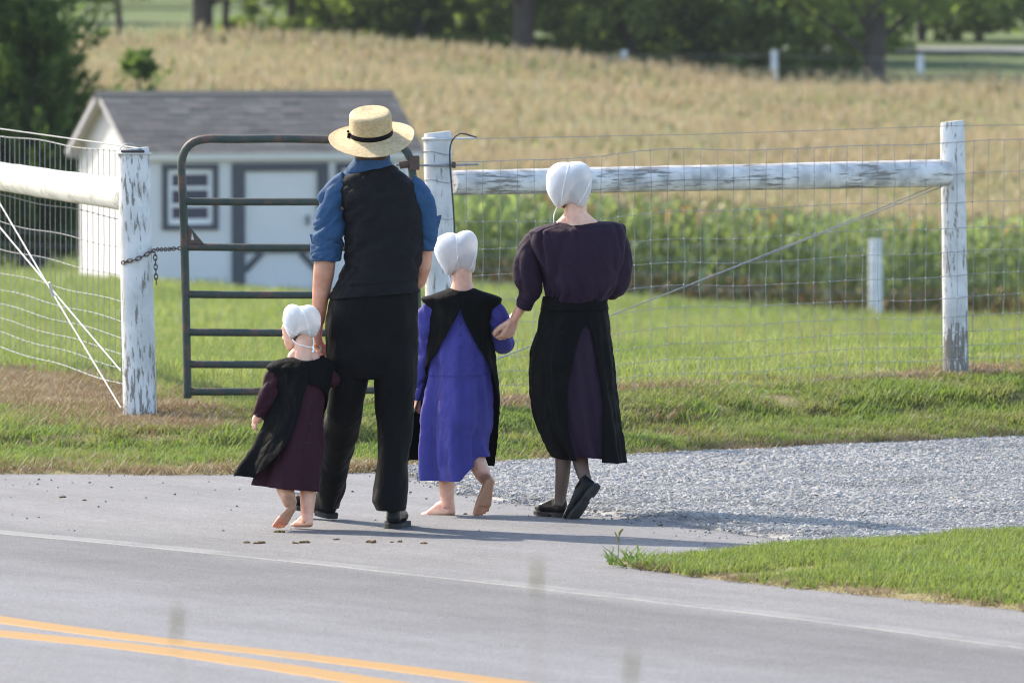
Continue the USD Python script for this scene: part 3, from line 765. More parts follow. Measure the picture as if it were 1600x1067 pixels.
# ------------------------------------------------------------------ trees beyond the corn
bark = plain('bark', (0.055, 0.045, 0.038), 0.9, 0.4, 14.0, 0.8, 40.0, 0.2, aniso=(1, 1, 0.2))
l_tree = leafy('tree_leaf', [(0.0, (0.14, 0.19, 0.06)), (0.6, (0.27, 0.34, 0.11)), (1.0, (0.46, 0.50, 0.20))], trans=0.6, patch=(0.5, (0.09, 0.13, 0.035), 0.5))


def leaf_cloud(centres, radii, per, size, seed):
    q = np.random.default_rng(seed)
    C = np.repeat(centres, per, 0); R = np.repeat(radii, per)
    n = len(C)
    dirs = q.normal(size=(n, 3)); dirs /= np.linalg.norm(dirs, axis=1, keepdims=True)
    P = C + dirs * (R * q.uniform(0.2, 1.0, n) ** 0.5)[:, None] * np.array([1, 1, 0.75])
    u = q.normal(size=(n, 3)); u /= np.linalg.norm(u, axis=1, keepdims=True)
    w_ = np.cross(u, q.normal(size=(n, 3))); w_ /= np.linalg.norm(w_, axis=1, keepdims=True)
    s = size * q.uniform(0.6, 1.3, n)
    a, b = u * s[:, None], w_ * (s * 0.55)[:, None]
    V = np.stack([P - a, P - b, P + a, P + b], 1).reshape(-1, 3)
    F = np.arange(n)[:, None] * 4
    return trimesh.Trimesh(V, np.vstack([F + [0, 1, 2], F + [0, 2, 3]]), process=False)


def leafy_tree(name, seed, h, low, spread, trunk_r, clumps, label, cat_, loc, lean=0.0, leaf=0.15, per=70, group=None):
    q = np.random.default_rng(seed)
    t = thing(name, label, cat_, group, loc)
    top = np.array([lean * h, 0, h * 0.8])
    tr = [tube([(0, 0, -0.3), (0, 0, 0.15), (lean * h * 0.25, 0, h * 0.25), (lean * h * 0.6, 0, h * 0.55), top], [trunk_r * 1.35, trunk_r * 1.1, trunk_r * 0.95, trunk_r * 0.6, trunk_r * 0.15], 9, 14)]
    C, R = [], []
    for k in range(clumps):
        a = q.uniform(0, 6.28); f = q.uniform(0, 1)
        z = low + (h - low) * f
        prof = math.sin(math.pi * min(0.97, 0.18 + 0.82 * f)) ** 0.7
        r = spread * prof * math.sqrt(q.uniform(0.15, 1)) * q.uniform(0.75, 1.15)
        c = np.array([lean * z + r * math.cos(a), r * math.sin(a), z + q.normal(0, 0.2)])
        C.append(c); R.append(q.uniform(0.45, 1.0) * spread * 0.26)
        if k % 7 == 0:
            z0 = max(low * 0.6, z - r * 0.7 - 0.3)
            tr.append(tube([(lean * z0, 0, z0), (lean * z0 * 0.5 + c[0] * 0.5, c[1] * 0.5, (z0 + z) / 2 + 0.1), c], [trunk_r * 0.3, trunk_r * 0.2, trunk_r * 0.06], 5, 6))
    obj('trunk', cat(*tr), bark, t, smooth=True)
    obj('crown', leaf_cloud(np.array(C), np.array(R) * 0.85, int(per * 0.8), leaf, seed + 1), l_tree, t)
    return t


def gp(u, Y, dz=0.0):
    x = W(u, 100, Y)[0]
    return np.array([x, Y, float(zg(x, Y)) + dz])


shade = leafy_tree('shade_tree', 900, 13.0, 3.4, 5.0, 0.30, 150, 'thick dark tree trunk at upper left, above the shed roof', 'tree', gp(317, 257), 0, 0.17, 62)
dup(shade, 'shade_tree', 'thick dark tree trunk above the straw hat, right of centre of the tree line', gp(818, 254), 80, 1.08)
dup(shade, 'shade_tree', 'thick dark tree trunk at upper right, beside the pale lane', gp(1368, 250), 200, 1.02)
slim = leafy_tree('slim_tree', 910, 9.0, 3.0, 2.6, 0.10, 50, 'thin leaning tree trunk just right of the thick left-hand trunk', 'tree', gp(347, 257), 0.06, 0.15, 55)
dup(slim, 'slim_tree', 'thin dark tree trunk at upper left, above the small cedar top', gp(191, 255), 150, 1.0)
bush = leafy_tree('bushy_tree', 920, 6.5, 0.5, 2.6, 0.12, 120, 'bushy low tree with pale leaves, right of the thin leaning trunk', 'tree', gp(455, 262), 0, 0.15, 70, 'bushy trees along the far field edge')
for u, Y, sc, a, lab in ((560, 264, 0.9, 60, 'bushy tree in the far tree line, straight above the straw hat'),
                         (655, 260, 1.05, 140, 'dark bushy tree in the far tree line, above the tall gate post'),
                         (735, 263, 0.95, 220, 'dark bushy tree just left of the thick central trunk'),
                         (890, 258, 1.0, 20, 'bushy tree just right of the thick central trunk'),
                         (985, 256, 1.1, 100, 'sunlit bushy tree in the far tree line above the plum dress'),
                         (1090, 258, 0.95, 300, 'bushy tree behind the small field post right of the plum dress'),
                         (1180, 256, 1.1, 180, 'dark bushy tree behind the middle far post'),
                         (1275, 255, 1.05, 250, 'bushy tree left of the right-hand thick trunk'),
                         (1440, 318, 1.3, 40, 'bushy tree behind the pale lane, next to the right-hand trunk'),
                         (1530, 320, 1.35, 120, 'bushy tree behind the pale lane, near the right edge'),
                         (1620, 316, 1.3, 210, 'bushy tree behind the pale lane, cut by the right edge')):
    dup(bush, 'bushy_tree', lab, gp(u, Y, -0.2), a, sc)
k = 0
for u, Y, sc in ((-60, 300, 1.2), (60, 330, 1.3), (180, 345, 1.2), (290, 372, 1.1), (395, 340, 1.2), (520, 300, 1.3), (640, 292, 1.4), (740, 295, 1.35), (880, 300, 1.3), (960, 290, 1.3), (1060, 292, 1.4), (1150, 290, 1.4), (1250, 290, 1.35), (1345, 300, 1.3), (1480, 350, 1.5), (1570, 352, 1.5),
                 (100, 420, 1.6), (240, 430, 1.7), (360, 425, 1.6), (470, 420, 1.6), (800, 420, 1.7), (1000, 430, 1.6), (1400, 420, 1.6), (1660, 380, 1.5)):
    dup(bush, 'bushy_tree', 'dark bushy tree in the shaded wood behind the first row of trees', gp(u, Y, -0.3), (k * 77) % 360, sc, group='trees of the wood at the back')
    k += 1

# lane at the back right
lx = np.linspace(8.5, 40, 60)
lane = np.stack([np.stack([lx, np.full(60, y), zg(lx, np.full(60, y)) + 0.06], 1) for y in (298.0, 300.0, 302.0, 305.0)], 0)
obj('farm_lane', to_tri(lane.reshape(-1, 3), grid_faces(4, 60, False)), plain('pale_lane', (0.12, 0.125, 0.12), 0.8, 0.1, 1.0), kind='structure', label='pale farm lane beyond the corn at the upper right')

# ------------------------------------------------------------------ cedars by the shed
l_ced = leafy('cedar_leaf', [(0.0, (0.07, 0.12, 0.045)), (0.55, (0.15, 0.215, 0.07)), (1.0, (0.34, 0.40, 0.12))], trans=0.6, patch=(1.2, (0.08, 0.125, 0.03), 0.5))


def cedar(name, seed, h, rad, n, label, loc, low=0.05):
    q = np.random.default_rng(seed)
    t = thing(name, label, 'tree', None, loc)
    limbs = [tube([(0, 0, -0.3), (0.03, 0, h * 0.5), (0, 0, h * 0.97)], [0.14 * rad, 0.09 * rad, 0.015], 8, 10)]
    V, F = [], []
    for k in range(n):
        f = q.uniform(low, 1) ** 1.15
        z0 = h * f
        az = q.uniform(0, 6.283)
        reach = rad * (1 - f) ** 0.75 * q.uniform(0.55, 1.12) + 0.12
        if k % 5 == 0:
            reach *= 1.18
        d = np.array([math.cos(az), math.sin(az), 0])
        tip = d * reach + np.array([0, 0, z0 + reach * 0.6])
        if k % 4 == 0:
            limbs.append(tube([(0, 0, z0 - 0.05), d * reach * 0.5 + [0, 0, z0 + reach * 0.12], tip], [0.025, 0.015, 0.004], 4, 5))
        for j in range(95):
            s = q.uniform(0.3, 1.05)
            b = d * reach * s + np.array([0, 0, z0 + reach * 0.6 * s * s]) + q.normal(0, 0.012 + 0.10 * max(1.05 - s, 0), 3) * (0.6 + rad * 0.3)
            dd = d * 0.8 + np.array([0, 0, q.uniform(0.3, 1.3)]) + q.normal(0, 0.55, 3)
            dd /= np.linalg.norm(dd)
            sd = np.cross(dd, q.normal(size=3)); sd /= np.linalg.norm(sd)
            L = q.uniform(0.10, 0.24); wd = q.uniform(0.014, 0.03)
            o = len(V)
            V += [b - sd * wd * 0.4, b + sd * wd * 0.4, b + dd * L * 0.55 + sd * wd, b + dd * L * 0.55 - sd * wd, b + dd * L]
            F += [[o, o + 1, o + 2], [o, o + 2, o + 3], [o + 3, o + 2, o + 4]]
    obj('trunk', cat(*limbs), bark, t, smooth=True)
    obj('crown', trimesh.Trimesh(np.array(V), np.array(F), process=False), l_ced, t)


cedar('cedar_tree', 31, 9.0, 2.9, 560, 'tall dark cedar with feathery branches left of the white shed', gp(-55, 152))
cedar('cedar_tree', 32, 3.85, 0.55, 60, 'small cedar whose top shows over the shed roof', gp(216, 158))
cedar('cedar_tree', 33, 4.4, 1.8, 240, 'low dark cedar boughs filling the space against the shed gable', gp(48, 150))

# ------------------------------------------------------------------ weeds on the near bank, far out of focus
for u, v, Y, lab in ((275, 962, 13.5, 'blurred seed head in front of the road, leftmost, just above the yellow lines'), (838, 892, 13.0, 'blurred seed head in front of the road at the picture\'s centre'), (985, 1035, 12.5, 'blurred seed head in front of the road at the bottom edge')):
    t_ = W(u, v, Y); g0 = float(zg(t_[0], Y))
    wd_ = thing('weed_stalk', lab, 'weed', 'weeds on the near bank', (t_[0], Y, g0 - 0.02))
    hz_ = t_[2] - g0 + 0.02
    obj('stem', tube([(0.02, 0, 0), (0.006, 0, hz_ * 0.5), (0, 0, hz_)], 0.0008, 5, 12), g_seed, wd_)
    obj('seed_head', tube([(0, 0, hz_ - 0.035), (0.001, 0, hz_ - 0.01), (0.003, 0, hz_ + 0.02)], [0.002, 0.0042, 0.001], 6, 10), g_seed, wd_)

# ------------------------------------------------------------------ the air
air = M('pale_air', {'v': ('principled_volume', {'color': (0.80, 0.86, 0.95), 'density': 0.00006, 'anisotropy': 0.0})}, surface=None, volume='v.volume')
obj('haze', box((-420, -70, -9), (420, 1515, 48)), air, kind='stuff', label='thin pale summer haze over the fields')
# ------------------------------------------------------------------ shed
white_wall = plain('white_siding', (0.46, 0.46, 0.465), 0.55, 0.04, 2.0)
white_trim = plain('white_trim', (0.54, 0.54, 0.55), 0.5, 0.04, 3.0)
char = plain('charcoal_trim', (0.042, 0.046, 0.057), 0.6, 0.15, 6.0)
shingle_mats = [plain(f'shingle_{w_}', c, 0.9, 0.2, 30.0, 0.4, 90.0, 0.2) for w_, c in (('grey', (0.126, 0.12, 0.113)), ('dark_grey', (0.112, 0.107, 0.10)), ('brown_grey', (0.138, 0.13, 0.121)), ('pale_grey', (0.15, 0.144, 0.136)))]
glass = plain('dark_window_glass', (0.022, 0.028, 0.05), 0.08, 0.1, 2.0, spec=0.5)
inside = plain('shed_interior', (0.10, 0.10, 0.11), 0.9)
SW, SD, SHH, SR = 4.34, 2.79, 2.12, 0.80
RZ = 20.0
s0 = W(212, 450, 137.0)
sd_ = thing('garden_shed', 'white garden shed with grey shingle roof and charcoal door trim', 'shed', None, (s0[0], 137.0, s0[2] - 0.03), RZ)
th = 0.06


def wall_with_holes(x0, x1, z0, z1, holes, y0, y1):
    """Front wall as boards between its openings."""
    xsn = sorted({x0, x1, *[h[0] for h in holes], *[h[1] for h in holes]})
    out = []
    for a, b in zip(xsn[:-1], xsn[1:]):
        spans = sorted([(h[2], h[3]) for h in holes if h[0] <= a and h[1] >= b])
        z = z0
        for c_, d_ in spans:
            if c_ > z:
                out.append(box((a, y0, z), (b, y1, c_)))
            z = d_
        if z < z1:
            out.append(box((a, y0, z), (b, y1, z1)))
    return cat(*out)


wins = [(0.50, 1.21, 0.97, 1.79), (3.25, 3.96, 0.97, 1.79)]
door_h = (1.71, 2.865, 0.06, 1.76)
fw = wall_with_holes(0, SW, -0.4, SHH, [*wins, door_h], 0, th)
gable = lambda x: trimesh.creation.extrude_polygon(shapely.Polygon([(th + 0.001, -0.4), (SD - th - 0.001, -0.4), (SD - th - 0.001, SHH), (SD / 2, SHH + SR - 0.05), (th + 0.001, SHH)]), th, engine='earcut').apply_transform(np.array([[0, 0, 1, x], [1, 0, 0, 0], [0, 1, 0, 0], [0, 0, 0, 1.0]]))
obj('wall', fw, white_wall, sd_, label='front wall facing the road')
obj('wall', gable(0), white_wall, sd_, label='sunlit gable wall')
obj('wall', gable(SW - th), white_wall, sd_)
obj('wall', box((0, SD - th, -0.4), (SW, SD, SHH)), white_wall, sd_)
obj('floor', box((th + .002, th + .002, -0.05), (SW - th - .002, SD - th - .002, 0.02)), inside, sd_)
for x0 in (-0.012, SW - 0.078):
    obj('corner_board', cat(box((x0, -0.022, -0.35), (x0 + 0.09, -0.002, SHH - 0.14)), box((-0.022 if x0 < 1 else SW + 0.002, -0.02, -0.35), (-0.002 if x0 < 1 else SW + 0.022, 0.08, SHH - 0.03))), white_trim, sd_)
obj('frieze_board', box((-0.03, -0.026, SHH - 0.135), (SW + 0.03, -0.003, SHH + 0.0)), white_trim, sd_)
for a, b, c_, d_ in wins:
    f = obj('window', cat(box((a - 0.085, -0.04, c_ - 0.085), (a, 0, d_ + 0.085)), box((b, -0.04, c_ - 0.085), (b + 0.085, 0, d_ + 0.085)), box((a + .001, -0.039, d_), (b - .001, 0, d_ + 0.084)), box((a + .001, -0.039, c_ - 0.084), (b - .001, 0, c_))), char, sd_)
    w_ = 0.07
    obj('sash', cat(box((a, 0.0, c_), (a + w_, 0.035, d_)), box((b - w_, 0.0, c_), (b, 0.035, d_)), box((a + w_, 0.001, d_ - w_), (b - w_, 0.034, d_)), box((a + w_, 0.001, c_), (b - w_, 0.034, c_ + w_ * 1.2)),
                    box((a + w_, 0.002, (2 * d_ + c_) / 3 - 0.03), (b - w_, 0.033, (2 * d_ + c_) / 3 + 0.02)), box((a + w_, 0.002, (d_ + 2 * c_) / 3 - 0.015), (b - w_, 0.033, (d_ + 2 * c_) / 3 + 0.035))), white_trim, f)
    zz = [c_ + w_, (d_ + 2 * c_) / 3 + 0.01, (2 * d_ + c_) / 3 - 0.005, d_ - w_]
    for p0, p1 in zip(zz[:-1], zz[1:]):
        obj('pane', box((a + w_ - .01, 0.014, p0), (b - w_ + .01, 0.018, p1 - 0.002)), glass, f)
dr = obj('door', box((door_h[0], 0.004, door_h[2]), (door_h[1], 0.045, door_h[3])), white_wall, sd_)
obj('door_frame', cat(box((1.515, -0.045, -0.02), (1.71, 0, 1.88)), box((2.865, -0.045, -0.02), (3.03, 0, 1.88)), box((1.711, -0.044, 1.76), (2.864, 0, 1.879))), char, dr)
obj('mid_rail', box((1.711, -0.03, 0.53), (2.864, 0.003, 0.64)), char, dr)


def slat(a, b, w_, y0, y1):
    a, b = np.array(a, float), np.array(b, float); d = (b - a) / np.linalg.norm(b - a); n_ = np.array([-d[1], d[0]]) * w_ / 2
    p = shapely.Polygon([a + n_, b + n_, b - n_, a - n_])
    m = trimesh.creation.extrude_polygon(p, y1 - y0, engine='earcut')
    return m.apply_transform(np.array([[1, 0, 0, 0], [0, 0, 1, y0], [0, 1, 0, 0], [0, 0, 0, 1.0]]))


obj('brace', slat((1.98, 0.535), (1.715, 0.27), 0.09, -0.028, 0.002), char, dr)
obj('brace', slat((2.60, 0.535), (2.86, 0.27), 0.09, -0.028, 0.002), char, dr)
obj('handle', cat(box((2.69, -0.05, 0.95), (2.72, -0.02, 1.10)), box((2.695, -0.022, 0.97), (2.715, 0.004, 0.99)), box((2.695, -0.022, 1.06), (2.715, 0.004, 1.08))), char, dr)
ov = 0.17
sl = math.atan2(SR, SD / 2)
half = math.hypot(SD / 2, SR) + ov
rf = obj('roof', box((-.1, SD / 2 - .02, SHH + SR - .1), (SW + .1, SD / 2 + .02, SHH + SR - 0.02)), white_trim, sd_)


def slope(front):
    """4x4: x along the ridge, y up the slope from the eave, z out of the roof."""
    m = np.eye(4)
    if front:
        y = np.array([0, math.cos(sl), math.sin(sl)]); z = np.array([0, -math.sin(sl), math.cos(sl)]); o = np.array([0, SD / 2, SHH + SR]) - y * half
        x = np.array([1.0, 0, 0])
    else:
        y = np.array([0, -math.cos(sl), math.sin(sl)]); z = np.array([0, math.sin(sl), math.cos(sl)]); o = np.array([SW, SD / 2, SHH + SR]) - y * half
        x = np.array([-1.0, 0, 0])
    m[:3, 0], m[:3, 1], m[:3, 2], m[:3, 3] = x, y, z, o
    return m


for fr in (True, False):
    Mx = slope(fr)
    obj('roof_deck', box((-0.11, 0.0, -0.02), (SW + 0.15, half - 0.012, 0.0)).apply_transform(Mx), white_trim, rf)
    for xx in (-0.145, SW + 0.151):
        obj('rake_board', box((xx, 0.01, -0.095), (xx + 0.034, half - 0.085, -0.001)).apply_transform(Mx), plain('rake_grey', (0.3, 0.3, 0.32), 0.6) if fr and xx < 0 else UsdShade.Material.Get(stage, '/World/Looks/rake_grey'), rf)
    obj('eave_board', box((-0.11, -0.022, -0.11), (SW + 0.15, -0.001, 0.004)).apply_transform(Mx), white_trim, rf)
    if not fr:
        obj('shingle_slope', box((-0.19, -0.02, 0.002), (SW + 0.19, half, 0.015)).apply_transform(Mx), shingle_mats[0], rf)
        continue
    q = np.random.default_rng(5)
    ncr = 11; ch = half / ncr
    for r in range(ncr):
        x = -0.16 - q.uniform(0, 0.15)
        while x < SW + 0.2:
            w_ = q.uniform(0.24, 0.36)
            a, b = max(x, -0.16), min(x + w_, SW + 0.20)
            if b - a > 0.03:
                t_ = q.uniform(0.006, 0.012)
                b_ = box((a + .002, r * ch - 0.02, 0.0), (b - .002, (r + 1) * ch + 0.015, t_))
                v = b_.vertices.copy(); v[:, 2] = v[:, 2] + 0.002 + np.where(v[:, 1] < r * ch, 0.012, 0.0) + 0.0008 * r; b_.vertices = v
                obj('shingle', b_.apply_transform(Mx), shingle_mats[int(q.choice(4, p=[0.4, 0.25, 0.2, 0.15]))], rf)
            x += w_
Mx = slope(True)
obj('ridge_cap', cat(box((-0.2, half - 0.12, 0.02), (SW + 0.2, half + 0.006, 0.034)).apply_transform(slope(True)), box((-0.2, half - 0.12, 0.02), (SW + 0.2, half + 0.006, 0.034)).apply_transform(slope(False))), shingle_mats[1], rf)

# ------------------------------------------------------------------ fences
post_paint = weathered('flaking_post_paint', (0.52, 0.525, 0.53), (0.20, 0.18, 0.155), 12.0, (5, 5, 0.8), 0.575, 0.62, 0.17)
rail_paint = weathered('rail_paint', (0.52, 0.52, 0.515), (0.19, 0.18, 0.16), 13.0, (4, 4, 0.4), 0.545, 0.62, 0.0, dirt=0.45)
rail_clean = weathered('cleaner_rail_paint', (0.55, 0.55, 0.52), (0.33, 0.31, 0.25), 7.0, (2, 2, 1.2), 0.58, 0.66, 0.0, dirt=0.3)
wire_m = plain('galvanised_wire', (0.22, 0.225, 0.235), 0.6, 0.2, 40.0, metal=0.4)
wire_white = plain('white_brace_wire', (0.45, 0.45, 0.45), 0.5, 0.1, 40.0)
black_rubber = plain('black_cable', (0.02, 0.022, 0.025), 0.6, 0.2)
rust = plain('rusty_iron', (0.07, 0.045, 0.035), 0.8, 0.45, 60.0, 0.4)
steel = plain('steel', (0.25, 0.25, 0.26), 0.45, 0.2, 50.0, metal=0.8)


def log(length, r0, r1, seed, n=28, rough=0.035, bend=0.0):
    """A round of timber along +z with uneven girth and rounded ends."""
    M_ = max(10, int(length / 0.04))
    s = np.linspace(0, 1, M_); a = np.arange(n) * 2 * np.pi / n
    S, A = np.meshgrid(s, a, indexing='ij')
    R = (r0 + (r1 - r0) * S) * (1 + rough * 2 * (meshkit.fbm(np.stack([np.cos(A) * 1.4, np.sin(A) * 1.4, S * length * 1.6], -1) + 9, 3, seed) - 0.5) + 0.02 * (meshkit.noise(np.stack([np.cos(A) * 9, np.sin(A) * 9, S * length], -1) + 5, seed) - 0.5))
    R[0] *= 0.93; R[-1] *= 0.94
    P = np.stack([R * np.cos(A) + bend * np.sin(np.pi * S), R * np.sin(A), S * length], -1)
    P[-1, :, 2] += 0.006 * np.cos(a)
    v = np.vstack([P.reshape(-1, 3), P[0].mean(0), P[-1].mean(0)]); k = M_ * n
    f = grid_faces(M_, n)
    e0 = [[(j + 1) % n, j, k] for j in range(n)]; o = (M_ - 1) * n
    e1 = [[o + j, o + (j + 1) % n, k + 1] for j in range(n)]
    return trimesh.Trimesh(v, np.vstack([f[:, [0, 1, 2]], f[:, [0, 2, 3]], e0, e1]), process=False)


def post(parent, u0, v0, u1, v1, Y, r, seed, mat_=None, label=None, bury=0.25):
    """u0, v0: foot; u1, v1: top."""
    a, b = W(u0, v0, Y), W(u1, v1, Y)
    d = (b - a) / np.linalg.norm(b - a)
    a2 = a - d * bury
    F_ = frame_z(a, b); Fm = F_.copy()
    L = np.linalg.norm(b - a)
    m = log(L + bury, r * 1.04, r * 0.97, seed); m.apply_translation((0, 0, -bury))
    return obj('post', m, mat_ or post_paint, parent, smooth=35, mat4=Fm, label=label)


HTS = [0.15, 0.23, 0.305, 0.385, 0.465, 0.56, 0.69, 0.835, 0.98, 1.14, 1.31]


def mesh_fence(parent, A, B, step, hts, base, wire=0.0019, seed=1, off=0.0, lift=0.0):
    """Woven field fence from A to B: line wires, stay wires, and their knots."""
    q = np.random.default_rng(seed)
    d = B - A; L = np.linalg.norm(d); dn = d / L
    nrm = np.array([dn[1], -dn[0]])
    if nrm[1] > 0:
        nrm = -nrm
    n = int(L / step)
    def pt(s, h, j=0.0):
        p = A + dn * s + nrm * off
        return np.array([p[0], p[1], base(s / L) + h + 0.006 * math.sin(s * 2.3 + h * 9)])
    for h in hts:
        obj('line_wire', tube([pt(s, h) for s in np.linspace(0, L, max(12, int(L / 0.12)))], wire * (1.35 if h in (hts[0], hts[-1]) else 1.0), 5), wire_m, parent, smooth=True)
    for k in range(n):
        s = (k + 0.5) * step
        P = [pt(s + q.normal(0, 0.0035), h) + np.array([*(nrm * 0.002), 0]) for h in hts]
        st = tube(P, wire * 0.9, 4)
        kn = [trimesh.creation.icosphere(0, 0.0052) for _ in hts]
        for b_, p in zip(kn, P):
            b_.apply_translation(p)
        obj('stay_wire', cat(st, *kn), wire_m, parent)


lbase = lambda f: 0.146 + 0.045 * f
fl = thing('wire_fence', 'mesh wire fence with round white rail and post, left of the green gate', 'fence')
post(fl, 219, 655, 209, 232, 47.05, 0.0835, 61, label='flaking white gate post with a chain round it')
dn = (LE - LP) / np.linalg.norm(LE - LP)
post(fl, -95, 560, -97, 170, LE[1], 0.08, 62)
a = W(207, 306, 47.10); b = W(0, 275, 51.9); b2 = a + (b - a) * 1.42
m = log(np.linalg.norm(b2 - a), 0.083, 0.077, 63, rough=0.06, bend=0.02)
obj('rail', m, rail_clean, fl, smooth=35, mat4=frame_z(a, b2))
mesh_fence(fl, LP + dn * 0.03, LE, 0.19, [h * 1.035 for h in HTS], lbase, seed=3, off=-0.02)
tp = [np.array([*(LP + (LE - LP) * f), lbase(f) + 1.395]) for f in np.linspace(0.0, 1, 14)]
obj('top_wire', tube(tp, 0.0035, 5), wire_m, fl, smooth=True)
for (u0, v0, u1, v1) in ((0, 317, 195, 637), (0, 354, 195, 579)):
    p1, p0 = W(u1, v1, 46.97), W(u0, v0, 51.85)
    p1 = p1 + np.array([-0.02, 0, 0]); p2 = p1 + (p0 - p1) * 1.42
    obj('brace_wire', tube([p1, (p1 + p2) / 2 + [0, 0, -0.006], p2], 0.0036, 6, 12), wire_white, fl, smooth=True)
pm = W(80, 451, 47.05 + (51.85 - 47.05) * 0.5)
obj('wire_twist', tube([pm + [-0.01, -0.05, 0.035], pm + [0.012, -0.0, -0.04]], 0.008, 6, 3), wire_white, fl)
pt_ = W(209, 236, 47.05)
obj('wire_band', tube([pt_ + 0.086 * np.array([math.cos(x), math.sin(x), 0]) + [0, 0, -0.012] for x in np.linspace(0, 6.4, 28)], 0.006, 6), wire_white, fl)
obj('tape_wrap', tube([pt_ + 0.087 * np.array([math.cos(x), math.sin(x), 0]) + [0, 0, -0.004 - 0.008 * x / 6] for x in np.linspace(-2.3, -0.9, 12)], 0.009, 6), black_rubber, fl)
obj('wire_tail', tube([W(u, v, 47.05) for u, v in ((186, 240), (192, 228), (203, 224), (212, 228))], 0.0028, 6, 16), wire_m, fl)

rbase = lambda f: float(zg(*(MP + (RE - MP) * f)))
fr_ = thing('wire_fence', 'mesh wire fence with long white rail between two round posts, behind the plum dress', 'fence')
post(fr_, 690, 640, 684, 207, 47.5, 0.075, 64, label='flaking white post at the gate hinge')
post(fr_, 1494, 592, 1488, 190, 49.8, 0.068, 65, label='white corner post at the right end of the rail')
a, b = W(705, 286, 47.62), W(1478, 271, 49.72)
obj('rail', log(np.linalg.norm(b - a), 0.064, 0.074, 66, rough=0.03), rail_paint, fr_, smooth=35, mat4=frame_z(a, b))
dr_ = (RE - MP) / np.linalg.norm(RE - MP)
HR = [0.02, 0.09, 0.165, 0.245, 0.33, 0.43, 0.545, 0.67, 0.80, 0.945, 1.10, 1.265]
mesh_fence(fr_, MP + dr_ * 0.05, RE, 0.1135, HR, rbase, wire=0.0016, seed=8, off=0.078)
obj('top_wire', tube([W(700, 218, 47.45), W(1100, 210, 48.6), W(1490, 197, 49.72)] + [np.array([*(RP + (RE - RP) * f), rbase(0.5) + 1.36]) for f in (0.5, 1)], 0.0018, 5), wire_m, fr_)
for du in (0, 6):
    p0, p1 = W(1472, 286 + du, 49.7), W(704, 588 + du * 0.2, 47.42)
    obj('brace_wire', tube([p0, p0 * 0.5 + p1 * 0.5 + [0, 0, -0.012 + 0.01 * (du > 0)], p1], 0.0027, 6, 24), wire_m, fr_, smooth=True)
pm = W(684, 217, 47.5)
obj('wire_band', tube([pm + 0.078 * np.array([math.cos(x), math.sin(x), 0]) for x in np.linspace(0.2, 5.6, 24)] + [W(745, 216, 47.46)], 0.0062, 6), wire_white, fr_)
obj('cable', tube([W(u, v, 47.42) for u, v in ((745, 215), (732, 211), (719, 209), (708, 217), (703, 235), (704, 270), (708, 320), (711, 380), (713, 440), (714, 520), (716, 610))], 0.0042, 6, 50), black_rubber, fr_, smooth=True)
obj('hinge_rod', tube([W(618, 258, 47.36), W(690, 259, 47.42), W(747, 257, 47.5)], 0.0062, 8), steel, fr_)
obj('hinge_nut', tube([W(706, 258, 47.44), W(712, 258, 47.44)], 0.016, 6), rust, fr_)
for v in (239, 283, 340):
    p = W(685, v, 47.5)
    obj('wire_wrap', tube([p + 0.0775 * np.array([math.cos(x), math.sin(x), 0]) + [0, 0, 0.01 * math.sin(x * 2)] for x in np.linspace(2.6, 6.3, 18)], 0.0016, 5), wire_m, fr_)

# ------------------------------------------------------------------ green gate
gate_m = M('rusty_green_paint', {
    'g': ('geometry', {}), 'n': ('noise_texture', {'scale': 16.0, 'detail': 7.0, 'roughness': 0.7}), 'n2': ('noise_texture', {'scale': 70.0, 'detail': 3.0}),
    'r': ('rgb_ramp', {'ramp': [(0.40, (0.022, 0.036, 0.030)), (0.52, (0.032, 0.042, 0.035)), (0.58, (0.075, 0.045, 0.034)), (0.72, (0.11, 0.06, 0.045))]}),
    'b': ('bump', {'strength': 0.3, 'distance': 0.003}), 'p': ('principled_bsdf', {'roughness': 0.62, 'specular_ior_level': 0.4})},
    [('g.position', 'n.vector'), ('g.position', 'n2.vector'), ('n.fac', 'r.fac'), ('r.color', 'p.base_color'), ('n2.fac', 'b.height'), ('b.normal', 'p.normal')])
YG = 47.3
gt = thing('metal_gate', 'rusty dark green tube gate of seven bars, half hidden by the black vest', 'gate')
arc = [(293, 622), (292, 560), (290, 460), (287, 340), (284, 275), (284, 252), (290, 234), (301, 223), (318, 218), (350, 217.5), (420, 217), (500, 218), (570, 220), (605, 222), (624, 227), (636, 238), (642, 254), (645, 280), (648, 340), (651, 460), (654, 560), (655, 616)]
obj('frame', tube([W(u, v, YG) for u, v in arc], 0.0215, 12, 120), gate_m, gt, smooth=True)
for v0, v1 in ((315, 314), (386, 386), (460, 460), (519, 519), (569, 568), (612, 608)):
    ul, ur = 284 + (v0 - 260) * 0.024 + 3, 645 + (v1 - 280) * 0.03
    obj('bar', tube([W(ul, v0, YG), W((ul + ur) / 2, (v0 + v1) / 2 + 1, YG), W(ur, v1, YG)], 0.0195, 12, 16), gate_m, gt, smooth=True)
gp_ = shapely.Polygon([(0, 0), (0.082, 0), (0, 0.098)]).difference(shapely.Polygon([(0.016, 0.02), (0.03, 0.02), (0.02, 0.06)]))
g_ = trimesh.creation.extrude_polygon(gp_, 0.008, engine='earcut').apply_transform(np.array([[1, 0, 0, 0], [0, 0, -1, 0], [0, 1, 0, 0], [0, 0, 0, 1.0]]))
g_.apply_translation(W(294, 381, YG - 0.004)); obj('gusset', g_, gate_m, gt)
obj('hinge_clamp', cat(tube([W(624, 258, YG - 0.005), W(652, 254, YG - 0.005)], 0.021, 8), box(W(646, 262, YG) + [-0.02, -0.035, -0.012], W(654, 247, YG) + [0.005, 0.035, 0.012])), rust, gt)
